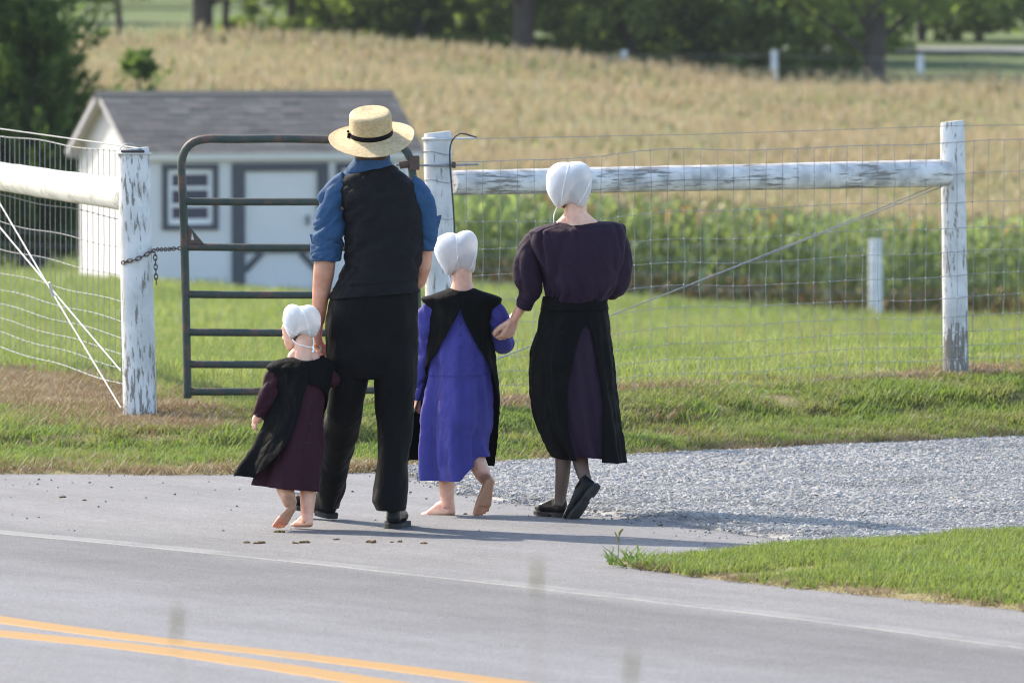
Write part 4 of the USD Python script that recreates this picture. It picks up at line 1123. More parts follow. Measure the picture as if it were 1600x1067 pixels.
# chain
ch_ = thing('gate_chain', 'rusty chain holding the green gate to the left post, its end hanging', 'chain')
pts_c = [(190, 411), (200, 408), (212, 406), (225, 400), (236, 394), (243, 390), (256, 390), (270, 389), (284, 388)]
dep = [47.0, 46.96, 46.95, 46.95, 46.96, 47.0, 47.1, 47.2, 47.26]


def chain_mesh(P, link=0.034, r=0.0032):
    P = np.asarray(P); t = np.r_[0, np.cumsum(np.linalg.norm(np.diff(P, axis=0), axis=1))]
    out = []
    for k, s in enumerate(np.arange(link * 0.4, t[-1], link * 0.72)):
        c = np.array([np.interp(s, t, P[:, j]) for j in range(3)]); e = np.array([np.interp(s + 0.01, t, P[:, j]) for j in range(3)])
        if np.linalg.norm(e - c) < 1e-6:
            continue
        F_ = frame_z(c, e)
        a = np.linspace(0, 2 * np.pi, 13)
        loop = np.stack([0.009 * np.cos(a), 0 * a, 0.5 * link * np.sin(a)], 1) if k % 2 else np.stack([0 * a, 0.009 * np.cos(a), 0.5 * link * np.sin(a)], 1)
        out.append(tube(loop @ F_[:3, :3].T + c, r, 5, caps=False))
    return cat(*out)


obj('chain', chain_mesh([W(u, v, y - 0.0) for (u, v), y in zip(pts_c, dep)]), rust, ch_)
obj('chain_end', chain_mesh([W(242, 391, 46.97), W(243, 410, 46.96), W(244, 441, 46.96)]), rust, ch_)

# ------------------------------------------------------------------ fence of small posts before the corn, and the one beyond it
ff = thing('field_fence', 'low wire fence with small white posts between pasture and corn', 'fence')
fpost = weathered('field_post_paint', (0.55, 0.56, 0.57), (0.3, 0.28, 0.25), 6.0, (4, 4, 1), 0.62, 0.68)
pp = []
for u, v0, v1, Y in ((-480, 437, 330, 148.0), (182, 456, 358, 148.5), (1368, 492, 378, 166.0), (2000, 510, 395, 171.0)):
    a, b = W(u, v0, Y), W(u, v1, Y)
    L = b[2] - a[2]
    obj('post', cat(log(L + 0.3, 0.125, 0.12, int(abs(u))).apply_translation((0, 0, -0.3)), trimesh.creation.cylinder(0.128, 0.05).apply_translation((0, 0, L + 0.022))), fpost, ff, smooth=35, mat4=frame_z(a, b), label='small white post standing in front of the corn' if u == 1368 else None)
    pp.append((a, b))
for f in (0.3, 0.5, 0.7, 0.9):
    obj('line_wire', tube([a + (b - a) * f + np.array([0, -0.13, 0]) for a, b in pp], 0.006, 5), wire_m, ff)
f2 = thing('field_fence', 'far wire fence whose post tips show along the top of the corn', 'fence')
pp = []
for u, v1, Y in ((740, 72, 252.5), (975, 79, 251.0), (1210, 79, 248.5), (1438, 86, 246.5), (1680, 94, 244.0)):
    b = W(u, v1, Y); a = b.copy(); a[2] = float(zg(a[0], a[1])) - 0.1
    obj('post', log(b[2] - a[2], 0.10, 0.095, int(u)), fpost, f2, smooth=35, mat4=frame_z(a, b))
    pp.append(b)
for dz in (0.15, 0.5):
    obj('line_wire', tube([p - [0, 0.11, dz] for p in pp], 0.006, 5), wire_m, f2)

# ------------------------------------------------------------------ droppings and straw crumbs on the pavement
dung = plain('dried_dung', (0.11, 0.07, 0.032), 0.95, 0.45, 120.0, 0.6, 300.0, 0.1)
for i, (u, v, s, lab) in enumerate(((436, 831, 1.0, 'flat brown dropping in front of the smallest bare foot'), (386, 848, 0.7, 'brown crumb of dung on the pavement, leftmost of the row'), (403, 849, 1.0, 'brown crumb of dung beside the leftmost one'),
                                  (462, 849, 0.7, 'brown crumb of dung left of the flattest straw-coloured pair'), (473, 848, 0.9, 'brown crumb of dung below the wine red dress, third along'), (525, 843, 0.5, 'small brown crumb of dung below the left black shoe'),
                                  (577, 847, 1.0, 'brown lump of dung left of the right black heel'), (610, 847, 0.5, 'small brown crumb below the right black shoe'), (625, 847, 0.6, 'second small brown crumb below the right black shoe'), (661, 849, 0.7, 'brown crumb of dung, rightmost of the row'),
                                  (97, 777, 0.7, 'brown crumb of dung near the left edge of the pavement'), (131, 782, 0.5, 'orange-brown bit on the pavement at left'), (730, 803, 0.6, 'dark crumb beside the bare standing foot'), (1030, 821, 0.5, 'brown leaf bit lying between the two long shadows'))):
    q = np.random.default_rng(70 + i)
    bits = [(G(u, v) + [q.normal(0, 0.013 * s), q.normal(0, 0.03 * s), 0.002], (0.014 * s * q.uniform(0.5, 1.1), 0.014 * s, 0.006 * s * q.uniform(0.7, 1.5))) for _ in range(6)]
    m = skin([hull_of([(c - 0, np.array(r))]) for c, r in bits], 0.006, 2)
    m = max(m.split(only_watertight=False), key=lambda x: len(x.faces))
    m.vertices = m.vertices + (meshkit.noise(m.vertices * 150, 3)[:, None] - 0.5) * 0.005
    obj('dropping', m, dung, label=lab, cat='dropping', group='dried droppings on the pavement')
# ------------------------------------------------------------------ the family
def skin_mat(name, c):
    c = np.asarray(c)
    return M(name, {'g': ('geometry', {}), 'n': ('noise_texture', {'scale': 22.0, 'detail': 5.0}), 'so': ('attribute', {'attribute': 'sole'}), 'sm': ('mix', {'color2': (0.27, 0.135, 0.075)}),
                    'r': ('rgb_ramp', {'ramp': [(0.3, tuple(c * np.array([0.86, 0.72, 0.68]))), (0.7, tuple(np.minimum(c * np.array([1.08, 1.08, 1.08]), 1)))]}),
                    'p': ('principled_bsdf', {'roughness': 0.5, 'specular_ior_level': 0.35, 'subsurface_weight': 0.2, 'subsurface_scale': 0.01, 'subsurface_radius': (1, 0.35, 0.2)})},
             [('g.position', 'n.vector'), ('n.fac', 'r.fac'), ('so.fac', 'sm.fac'), ('r.color', 'sm.color1'), ('sm.color', 'p.base_color')])


FEET = []


def sole_dust(prim, mesh):
    """Dust on the soles: how far each point of the skin lies on the underside of a foot."""
    v, nrm = np.asarray(mesh.vertices), mesh.vertex_normals
    w_ = np.zeros(len(v))
    for heel, f, u, L in FEET:
        d = v - heel
        near_ = (np.linalg.norm(d, axis=1) < 1.1 * L)
        w_ = np.maximum(w_, near_ * np.clip((-(nrm @ u) - 0.05) / 0.4, 0, 1) * np.clip(1.2 - np.maximum(d @ u, 0) / (0.12 * L), 0, 1))
    FEET.clear()
    UsdGeom.PrimvarsAPI(prim).CreatePrimvar('sole', Sdf.ValueTypeNames.FloatArray, 'vertex').Set(Vt.FloatArray.FromNumpy(w_.astype(np.float32)))


sk_man = skin_mat('tanned_skin', (0.40, 0.215, 0.14))
sk_kid = skin_mat('fair_skin', (0.56, 0.34, 0.245))
hair_m = plain('brown_hair', (0.05, 0.028, 0.015), 0.5, 0.4, 90.0, 0.4, 200.0, aniso=(1, 1, 0.2))
blk = woven('black_cloth', (0.0042, 0.0042, 0.0046), 0.5, 0.0, 700.0, spec=0.06)
blk_apron = woven('black_apron_cloth', (0.004, 0.0042, 0.0042), 0.7, 0.0, 700.0, spec=0.04)
blk_vest = woven('black_vest_cloth', (0.006, 0.0055, 0.0065), 0.8, 0.03, 500.0, spec=0.15)
blue_sh = woven('blue_shirt_cloth', (0.023, 0.062, 0.135), 0.8, 0.06, 900.0)
royal = woven('royal_blue_cloth', (0.048, 0.044, 0.215), 0.75, 0.05, 900.0)
plum = woven('plum_cloth', (0.0145, 0.0052, 0.016), 0.8, 0.05, 900.0)
wine = woven('wine_cloth', (0.023, 0.003, 0.0085), 0.8, 0.03, 900.0)
leather = plain('black_leather', (0.006, 0.006, 0.0065), 0.3, 0.2, 40.0, 0.1, 120.0, 0.16)
rubber = plain('black_shoe_sole', (0.008, 0.008, 0.009), 0.7, 0.3, 60.0, 0.3)
stocking = M('sheer_dark_stocking', {'lw': ('layer_weight', {'blend': 0.45}), 'r': ('rgb_ramp', {'ramp': [(0.0, (0.115, 0.065, 0.048)), (1.0, (0.012, 0.010, 0.010))]}), 'p': ('principled_bsdf', {'roughness': 0.5})},
             [('lw.facing', 'r.fac'), ('r.color', 'p.base_color')])
organdy = M('white_organdy', {'g': ('geometry', {}), 'n': ('noise_texture', {'scale': 1500.0}), 'd': ('principled_bsdf', {'base_color': (0.88, 0.88, 0.89), 'roughness': 0.75, 'specular_ior_level': 0.2}),
                              'tl': ('translucent_bsdf', {'color': (0.90, 0.90, 0.91)}), 'tr': ('transparent_bsdf', {'color': (1, 1, 1)}), 'm1': ('mix_closure', {'fac': 0.5}), 'lw': ('layer_weight', {'blend': 0.4}), 'lr': ('map_range', {'from_min': 0.05, 'from_max': 0.75, 'to_min': 0.44, 'to_max': 0.02, 'clamp': True}), 'm2': ('mix_closure', {})},
            [('d.BSDF', 'm1.closure1'), ('tl.BSDF', 'm1.closure2'), ('lw.facing', 'lr.value'), ('lr.result', 'm2.fac'), ('m1.closure', 'm2.closure1'), ('tr.BSDF', 'm2.closure2')], surface='m2.closure')
organdy_seam = plain('white_seam', (0.88, 0.88, 0.88), 0.7, 0.03)
straw_m = M('plaited_straw', {'g': ('geometry', {}), 'mp': ('mapping', {'scale': (1, 1, 2)}), 'n': ('noise_texture', {'scale': 55.0, 'detail': 6.0, 'roughness': 0.7}), 'n2': ('voronoi_texture', {'scale': 330.0}),
                             'r': ('rgb_ramp', {'ramp': [(0.25, (0.46, 0.31, 0.14)), (0.5, (0.64, 0.49, 0.27)), (0.8, (0.76, 0.64, 0.42))]}),
                             'b': ('bump', {'strength': 0.55, 'distance': 0.003}), 'd': ('principled_bsdf', {'roughness': 0.6, 'specular_ior_level': 0.3}), 't': ('translucent_bsdf', {}), 'm': ('mix_closure', {'fac': 0.15})},
            [('g.position', 'mp.vector'), ('mp.vector', 'n.vector'), ('g.position', 'n2.vector'), ('n.fac', 'r.fac'), ('r.color', 'd.base_color'), ('r.color', 't.color'), ('n2.distance', 'b.height'), ('b.normal', 'd.normal'), ('d.BSDF', 'm.closure1'), ('t.BSDF', 'm.closure2')], surface='m.closure')
eye_m = plain('eye_white', (0.7, 0.7, 0.68), 0.2, 0.02)
button = plain('small_button', (0.03, 0.025, 0.06), 0.4, 0.05)


def wrinkle(m, scale, amp, seed, aniso=(1, 1, 1), rot=0.0, smooth_it=0):
    f = creases(scale, amp, seed, aniso, rot)
    n = m.vertex_normals.copy()
    m.vertices = m.vertices + n * f(None, None, np.asarray(m.vertices))[:, None]
    return m


def unit(v):
    v = np.asarray(v, float); return v / np.linalg.norm(v)


def head(c, size, yaw=0.0, pitch=0.0):
    """Head parts round the centre of the skull, facing away from the viewer; yaw turns it to the viewer's left, pitch lifts the chin. Returns Manifolds and a placing function."""
    cy_, sy_, cp, sp = math.cos(yaw), math.sin(yaw), math.cos(pitch), math.sin(pitch)
    R = np.array([[cy_, -sy_, 0], [sy_, cy_, 0], [0, 0, 1]]) @ np.array([[1, 0, 0], [0, cp, -sp], [0, sp, cp]])

    def at(x, y, z):
        return np.asarray(c) + R @ (np.array([x, y, z]) * size)
    r = lambda v: v * size
    sph = lambda x, y, z, q: (at(x, y, z), r(q))
    out = [hull_of([sph(0, -0.02, 0.03, 0.078), sph(0, 0.025, 0.035, 0.072)]),                     # skull
           hull_of([sph(-0.03, 0.055, 0.02, 0.038), sph(0.03, 0.055, 0.02, 0.038), sph(-0.035, 0.05, -0.04, 0.032), sph(0.035, 0.05, -0.04, 0.032), sph(0, 0.068, -0.095, 0.022), sph(-0.045, 0.0, -0.065, 0.02), sph(0.045, 0.0, -0.065, 0.02)]),  # face and jaw
           hull_of([sph(0, 0.093, 0.0, 0.009), sph(0, 0.112, -0.036, 0.011), sph(-0.012, 0.098, -0.042, 0.008), sph(0.012, 0.098, -0.042, 0.008)]),   # nose
           hull_of([sph(-0.018, 0.092, -0.066, 0.006), sph(0.018, 0.092, -0.066, 0.006), sph(0, 0.097, -0.066, 0.0065)]), hull_of([sph(-0.014, 0.09, -0.077, 0.006), sph(0.014, 0.09, -0.077, 0.006)]),  # lips
           hull_of([sph(-0.05, 0.075, 0.018, 0.012), sph(0.05, 0.075, 0.018, 0.012), sph(0, 0.088, 0.018, 0.012)])]  # brow
    for s in (-1, 1):
        out.append(hull_of([sph(s * 0.080, -0.008, 0.012, 0.010), sph(s * 0.088, -0.018, 0.005, 0.009), sph(s * 0.078, 0.0, -0.03, 0.008)]))   # ears
    eyes = []
    for s in (-1, 1):
        e = trimesh.creation.icosphere(2, r(0.0125)); e.apply_translation(at(s * 0.032, 0.083, -0.005)); eyes.append(e)
    return out, at, cat(*eyes)


def hand(wrist, d, n, L, thumb, curl=0.5, r0=None):
    """A palm, four unequal fingers bent at two knuckles towards n, and a thumb from the palm's side. thumb: +1 or -1 along cross(d, n)."""
    d, n = unit(d), np.asarray(n, float); n = unit(n - d * (n @ unit(d))); s = np.cross(d, n) * thumb
    P = lambda a, b, c_=0.0: np.asarray(wrist) + (d * a + s * b + n * c_) * L
    q = r0 or 0.075 * L
    out = [hull_of([(P(0.02, 0.10), q * 1.35), (P(0.02, -0.10), q * 1.3), (P(0.45, 0.17), q * 1.15), (P(0.44, 0.02), q * 1.15), (P(0.40, -0.17), q)])]
    for b, ln in ((0.17, 0.46), (0.06, 0.52), (-0.06, 0.47), (-0.17, 0.37)):
        p = P(0.44 - 0.25 * abs(b - 0.03), b); a = 0.15 * curl; nodes = [(p, q * 1.0)]
        for k, f in enumerate((0.45, 0.32, 0.23)):
            a += curl * (0.55, 0.75, 0.5)[k]
            p = p + (d * math.cos(a) + n * math.sin(a)) * ln * f * L
            nodes.append((p, q * (0.92, 0.82, 0.7)[k]))
        out += hull_chain(nodes)
    out += hull_chain([(P(0.10, 0.13, 0.03), q * 1.3), (P(0.28, 0.30, 0.08), q * 1.1), (P(0.43, 0.33, 0.15), q * 0.95), (P(0.54, 0.29, 0.2), q * 0.8)])
    return out


def bare_foot(heel, fwd, up, L, big=1):
    """Foot from the heel's centre; big: +1 when the great toe lies along cross(fwd, up)."""
    f = unit(fwd); u = np.asarray(up, float); u = unit(u - f * (u @ f)); s = np.cross(f, u) * big
    FEET.append((np.asarray(heel), f, u, L))
    P = lambda a, b, c_: np.asarray(heel) + (f * a + s * b + u * c_) * L
    out = [hull_of([(P(0, 0, 0), 0.135 * L), (P(0.02, 0, 0.22), 0.13 * L), (P(0.32, 0.01, 0.10), 0.13 * L)]),
           hull_of([(P(0.0, 0, -0.01), 0.125 * L), (P(0.30, -0.05, -0.02), 0.11 * L), (P(0.56, 0.09, -0.035), 0.105 * L), (P(0.52, -0.10, -0.045), 0.095 * L), (P(0.32, 0.02, 0.10), 0.12 * L)])]
    for b, a, r in ((0.125, 0.80, 0.068), (0.045, 0.80, 0.048), (-0.02, 0.77, 0.045), (-0.08, 0.72, 0.042), (-0.135, 0.66, 0.04)):
        out += hull_chain([(P(a - 0.25, b * 0.9, -0.05), r * 1.2 * L), (P(a, b, -0.07), r * L)])
    return out


def shoe(parent, heel, fwd, up, L, label=None, width=1.0):
    """heel: the back of the heel at the ground. A welted sole with heel block, and an upper open at the ankle."""
    f = unit(fwd); u = np.asarray(up, float); u = unit(u - f * (u @ f)); s = np.cross(f, u)
    F_ = np.eye(4); F_[:3, 0], F_[:3, 1], F_[:3, 2], F_[:3, 3] = f, s, u, heel
    k = L / 0.29
    xo = np.array([0.0, 0.02, 0.06, 0.11, 0.16, 0.205, 0.245, 0.275, 0.29])
    wo = np.array([0.014, 0.030, 0.036, 0.034, 0.040, 0.048, 0.043, 0.027, 0.008]) * width
    xs_ = np.linspace(0, 0.29, 60); ws = PchipInterpolator(xo, wo)(xs_)
    poly = shapely.Polygon(np.r_[np.c_[xs_, ws], np.c_[xs_[::-1], -ws[::-1]]]).buffer(0.003)
    sole = trimesh.creation.extrude_polygon(poly, 0.011, engine='earcut').apply_translation((0, 0, 0.0105))
    heelb = trimesh.creation.extrude_polygon(poly.intersection(shapely.box(-0.02, -1, 0.085, 1)), 0.011, engine='earcut')
    fore = trimesh.creation.extrude_polygon(poly.intersection(shapely.box(0.12, -1, 0.40, 1)), 0.0095, engine='earcut').apply_translation((0, 0, 0.003))
    so = cat(sole, heelb, fore); so.apply_scale(k); so.apply_transform(F_)
    h = lambda x, y, z, r: ((np.array([x, y * width, z])), r)
    up_ = skin([hull_of([h(0.034, 0, 0.045, 0.030), h(0.04, 0, 0.085, 0.028), h(0.09, 0, 0.052, 0.031), h(0.10, 0, 0.084, 0.026)]),
                hull_of([h(0.09, 0, 0.052, 0.031), h(0.10, 0, 0.080, 0.026), h(0.19, 0.012, 0.05, 0.026), h(0.19, -0.012, 0.05, 0.026)]),
                hull_of([h(0.15, 0, 0.055, 0.03), h(0.205, 0.018, 0.045, 0.026), h(0.205, -0.018, 0.045, 0.026), h(0.255, 0.008, 0.042, 0.024), h(0.255, -0.008, 0.042, 0.024)])], 0.009, 6)
    v = up_.vertices; v[:, 2] = np.maximum(v[:, 2], 0.024); up_.vertices = v
    up_.apply_scale(k); up_.apply_transform(F_)
    r = obj('shoe', up_, leather, parent, smooth=50, label=label)
    obj('sole', so, rubber, r, smooth=35)
    col = np.array([[0.012 + 0.105 * t, 0.029 * math.sin(math.pi * t) ** 0.6 * sg * width, 0.103 - 0.012 * math.sin(math.pi * t)] for sg, ts in ((1, np.linspace(0, 1, 14)), (-1, np.linspace(1, 0, 14))) for t in ts])
    c_ = tube(col * k, 0.0045 * k, 6); c_.apply_transform(F_)
    obj('collar', c_, leather, r, smooth=True)
    return r


def bonnet(parent, outline, Y, depth, fwd, seam_px, label=None, tie=None):
    """A prayer cap: outline traced from behind, a dome behind the head, a band running forward to the face."""
    o = np.array(outline, float)
    c = o.mean(0)
    a = np.arctan2(-(o[:, 1] - c[1]), o[:, 0] - c[0]); r = np.hypot(*(o - c).T)
    k = np.argsort(a); a, r = a[k], r[k]
    f = CubicSpline(np.r_[a, a[0] + 2 * np.pi], np.r_[r, r[0]], bc_type='periodic') if False else PchipInterpolator(np.r_[a[-3:] - 2 * np.pi, a, a[:3] + 2 * np.pi], np.r_[r[-3:], r, r[:3]])
    N = 96
    A = np.linspace(-np.pi, np.pi, N, endpoint=False); R = f(A)
    R = 0.25 * np.roll(R, 1) + 0.5 * R + 0.25 * np.roll(R, -1)
    rings = []
    for p in np.linspace(0.0, 1.0, 22)[1:]:
        ang = p * np.pi / 2
        rho, dy = math.sin(ang), -depth * math.cos(ang) ** 0.9 if p < 1 else 0.0
        flat = rho
        u = c[0] + flat * R * np.cos(A); v = c[1] - flat * R * np.sin(A)
        rings.append(W(u, v, Y + dy))
    for p in np.linspace(0, 1, 9)[1:]:
        g_ = 1.0 - 0.05 * p
        u = c[0] + g_ * R * np.cos(A); v = c[1] - g_ * R * np.sin(A)
        low = np.clip(-np.sin(A) - 0.3, 0, 1)          # nape: the cap stops behind the neck
        rings.append(W(u, v, Y + fwd * p * (1 - 0.75 * low)))
    P = np.array(rings)
    puck = (meshkit.fbm(P * 22, 2, 4) - 0.5) * 0.0025 + (0.0011 * np.sin(34 * A) * np.clip(-np.sin(A) - 0.35, 0, 1))[None] * np.clip(np.linspace(-0.2, 1.6, len(P)), 0, 1)[:, None]
    cen = W(c[0], c[1], Y)
    nd = P - cen; nd /= np.linalg.norm(nd, axis=-1, keepdims=True)
    P = P + nd * puck[..., None]
    Q = P - nd * 0.0015
    M_ = len(P)
    v = np.vstack([P.reshape(-1, 3), Q.reshape(-1, 3), P[0].mean(0)[None] - [0, 0.0003, 0], Q[0].mean(0)[None]]); L = M_ * N
    q = grid_faces(M_, N)
    J = np.arange(N); J2 = (J + 1) % N; e = (M_ - 1) * N
    q = np.vstack([q, q[:, ::-1] + L, np.stack([e + J, e + J2, L + e + J2, L + e + J], 1)])
    t3 = np.vstack([np.stack([J2, J, np.full(N, 2 * L)], 1), np.stack([L + J, L + J2, np.full(N, 2 * L + 1)], 1)])
    m = trimesh.Trimesh(v, np.vstack([q[:, [0, 1, 2]], q[:, [0, 2, 3]], t3]), process=False)
    b = obj('bonnet', m, organdy, parent, smooth=True, label=label)

    def on(u, v):
        """A point of the dome seen at this pixel."""
        an = math.atan2(-(v - c[1]), u - c[0]); rr = float(np.interp(an, A, R, period=2 * np.pi))
        rho = min(0.999, math.hypot(u - c[0], v - c[1]) / rr)
        return W(u, v, Y - depth * math.cos(math.asin(rho)) ** 0.9 - 0.0024)
    for sp in seam_px:
        P_ = np.array(sp, float); t = np.linspace(0, 1, 24); tk = np.linspace(0, 1, len(P_))
        uu, vv = PchipInterpolator(tk, P_[:, 0])(t), PchipInterpolator(tk, P_[:, 1])(t)
        obj('seam', tube([on(x, y) for x, y in zip(uu, vv)], 0.0014, 5), organdy_seam, b, smooth=True)
    hem = [P[-1][j] for j in list(range(N)) + [0]]
    obj('edge', tube(hem, 0.0018, 5, caps=False), organdy_seam, b, smooth=True)
    if tie is not None:
        obj('tie', tube([W(u, v, y) for u, v, y in tie], 0.0021, 5, 26), organdy_seam, b, smooth=True)
    return b


def hair_cap(parent, at, s):
    m = skin([hull_of([(at(0, -0.022, 0.03), 0.079 * s), (at(0, 0.02, 0.042), 0.074 * s), (at(0, -0.045, -0.03), 0.05 * s), (at(0.045, -0.02, -0.03), 0.035 * s), (at(-0.045, -0.02, -0.03), 0.035 * s), (at(0, -0.045, -0.075), 0.03 * s)])], 0.01, 6)
    return obj('hair', wrinkle(m, 60, 0.0015, 3, (1, 1, 0.2)), hair_m, parent, smooth=True)


def folds(k, amp, phase=0.0, p=1.6, back=None):
    def f(T, TH, P):
        g_ = amp * T ** p * (np.sin(k * TH + phase + 1.1 * np.sin(2 * TH + phase) + 0.8 * np.sin(4 * T + TH)) + 0.45 * np.sin((2 * k + 1) * TH + 2 * phase + 2 * T))
        return g_
    return f


# ---------------------------------------- the man
YM = 40.0
man = thing('person', 'tall person in straw hat, black vest and trousers, walking away with rolled blue sleeves', 'person', loc=(0, 0, 0))
p = lambda u, v, dy=0.0: W(u, v, YM + dy)
m_ = px(YM)
hp, hat_at, eyes = head(p(581, 219, 0.02), 1.02, 0.0, 0.12)
body = hp + hull_chain([(p(582, 245, 0.0), 0.050), (p(584, 275, 0.0), 0.050)])
body += [hull_of([(p(566, 305, 0), 0.06), (p(616, 305, 0), 0.06), (p(572, 400, 0), 0.07), (p(618, 400, 0), 0.075)]), hull_of([(p(570, 400, 0), 0.075), (p(618, 400, 0), 0.075), (p(560, 520, 0), 0.085), (p(610, 520, 0), 0.085)])]
body += hull_chain([(p(560, 520, 0), 0.085), (p(541, 640, 0.11), 0.05), (p(526, 710, 0.32), 0.045), (p(515, 768, 0.52), 0.034)])
body += hull_chain([(p(612, 520, 0), 0.085), (p(616, 650, 0.02), 0.06), (p(612, 770, 0.0), 0.036)])
body += hull_chain([(p(550, 302), 0.032), (p(516, 342, 0), 0.034), (p(509, 398, 0), 0.047), (p(506, 425, 0.01), 0.047), (p(501, 462, 0.03), 0.037), (p(498, 500, 0.05), 0.027)])
body += hull_chain([(p(636, 300), 0.04), (p(661, 332, 0.01), 0.032), (p(666, 372, 0.03), 0.029), (p(664, 394, 0.035), 0.033), (p(661, 415, 0.05), 0.036), (p(654, 438, 0.10), 0.034), (p(640, 455, 0.16), 0.026)])
body += hand(p(497, 506, 0.055), (-0.10, 0.12, -1.0), (0.75, -0.25, 0.1), 0.175, 1, 0.75)
body += hand(p(638, 457, 0.165), (-0.8, 0.45, -0.25), (-0.2, 0.3, -0.9), 0.175, 1, 0.6)
obj('body', skin(body, 0.011, 8), sk_man, man, smooth=True)
obj('eyes', eyes, eye_m, man, smooth=True)
hc = skin([hull_of([(hat_at(0, -0.03, 0.03), 0.083), (hat_at(0, 0.02, 0.045), 0.078), (hat_at(-0.03, -0.055, -0.05), 0.045), (hat_at(0.03, -0.055, -0.05), 0.045), (hat_at(0, -0.05, -0.07), 0.035)])], 0.01, 5)
obj('hair', wrinkle(hc, 70, 0.002, 5, (1, 1, .2)), hair_m, man, smooth=True)
# trousers
wr = addf(creases(5.0, 0.007, 11, (1.0, 1, 0.3), 0.2), creases(13.0, 0.0026, 12, (1, 1, 0.35), -0.4))
hips = Loft(YM, [(450, 518, 654, 0, 0.120, 2.3), (475, 512, 656, 0, 0.130, 2.3), (510, 510.5, 656, 0, 0.135, 2.3), (545, 512, 655, 0, 0.135, 2.3), (575, 514, 654, 0.01, 0.125, 2.4), (592, 517, 653, 0.015, 0.105, 2.4)], wr).mesh(40, 88, cap0=True, cap1=True)
legL = Loft(YM, [(530, 513, 584, 0.0, 0.115, 2.2), (560, 513, 584, 0.015, 0.125, 2.2), (590, 514, 580, 0.035, 0.12), (620, 513, 571, 0.06, 0.11), (650, 507, 565, 0.12, 0.10), (680, 502, 560, 0.22, 0.097), (710, 499, 552, 0.32, 0.095), (750, 497, 543, 0.46, 0.10), (778, 495, 536, 0.55, 0.105), (794, 494, 532, 0.60, 0.108)], wr).mesh(64, 56, thick=0.004)
legR = Loft(YM, [(530, 578, 656, 0.0, 0.115, 2.2), (560, 579, 655, 0.0, 0.125, 2.2), (600, 582, 652, 0.0, 0.115), (640, 585, 649, 0.01, 0.10), (680, 588, 645, 0.01, 0.096), (715, 588, 641, 0.0, 0.096), (745, 587, 639, 0.0, 0.10), (768, 584, 637.5, 0.0, 0.105), (782, 582, 636, 0.0, 0.107), (792, 586, 634.5, 0.003, 0.108), (796.5, 588.5, 633.5, 0.004, 0.108)], wr).mesh(72, 56, thick=0.004)
obj('trousers', cat(hips, legL, legR), blk, man, smooth=True)
# shirt: collar, sleeves, cuffs
shirt = obj('shirt', Loft(YM, [(246, 556, 608, 0.0, 0.055), (258, 548, 613, 0.0, 0.055), (268, 540, 622, 0.0, 0.058), (282, 528, 644, 0.0, 0.075, 2.3), (300, 530, 650, 0.0, 0.098, 2.3), (340, 543, 655, 0, 0.11, 2.3), (395, 550, 650, 0, 0.112, 2.3)], creases(12, 0.003, 21)).mesh(46, 72), blue_sh, man, smooth=True)
coll = Loft(YM, [(238, 557, 607, 0.0, 0.060), (246, 553, 610, 0.0, 0.064), (256, 547, 612, -0.002, 0.066), (266, 541, 617, -0.003, 0.066), (270, 540, 617, -0.003, 0.064)], creases(14, 0.002, 22))
obj('collar', coll.mesh(20, 64, thick=0.003), blue_sh, shirt, smooth=True)
sl_l = tube([p(541, 289, 0), p(524, 303, 0), p(518, 330, 0), p(514.5, 362, 0), p(510, 392, 0), p(508, 404, 0)], np.array([20, 23.5, 22.5, 25.5, 22.5, 21]) * m_, 40, 70)
obj('sleeve', wrinkle(wrinkle(sl_l, 7, 0.009, 31, (0.5, 0.8, 1.5), 0.5), 17, 0.004, 32, (0.6, 1, 1.5), 0.8), blue_sh, shirt, smooth=True)
cu = tube([p(511, 378, 0), p(509.5, 392, 0), p(508.5, 409, 0)], np.array([22.5, 23.5, 22]) * m_, 40, 16)
obj('cuff', wrinkle(cu, 15, 0.006, 33, (0.5, 1, 1.6), 0.15), blue_sh, shirt, smooth=True, label='left rolled cuff')
obj('cuff_tip', hull_of([(p(489, 386, -0.02), 0.004), (p(485.5, 367, -0.01), 0.004), (p(497, 371, -0.03), 0.004), (p(498, 390, -0.045), 0.004)]), blue_sh, shirt, smooth=40)
sl_r = tube([p(640, 290, 0), p(655, 304, 0), p(662, 330, 0.01), p(666, 358, 0.02), p(666, 388, 0.03)], np.array([18, 20.5, 18.5, 17, 12.5]) * m_, 40, 60)
obj('sleeve', wrinkle(wrinkle(sl_r, 7, 0.007, 36, (0.6, 0.8, 1.5), -0.5), 16, 0.003, 37, (0.7, 1, 1.5), -0.8), blue_sh, shirt, smooth=True)
obj('cuff', wrinkle(tube([p(668, 350, 0.02), p(668, 372, 0.025), p(666, 389, 0.03)], np.array([15.5, 14.5, 13]) * m_, 36, 16), 15, 0.004, 38, (0.5, 1, 1.6)), blue_sh, shirt, smooth=True, label='right rolled cuff')
obj('cuff_tip', hull_of([(p(679, 364, 0.0), 0.004), (p(689, 337, 0.02), 0.003), (p(676, 341, -0.02), 0.004), (p(684, 356, 0.02), 0.004)]), blue_sh, shirt, smooth=40)
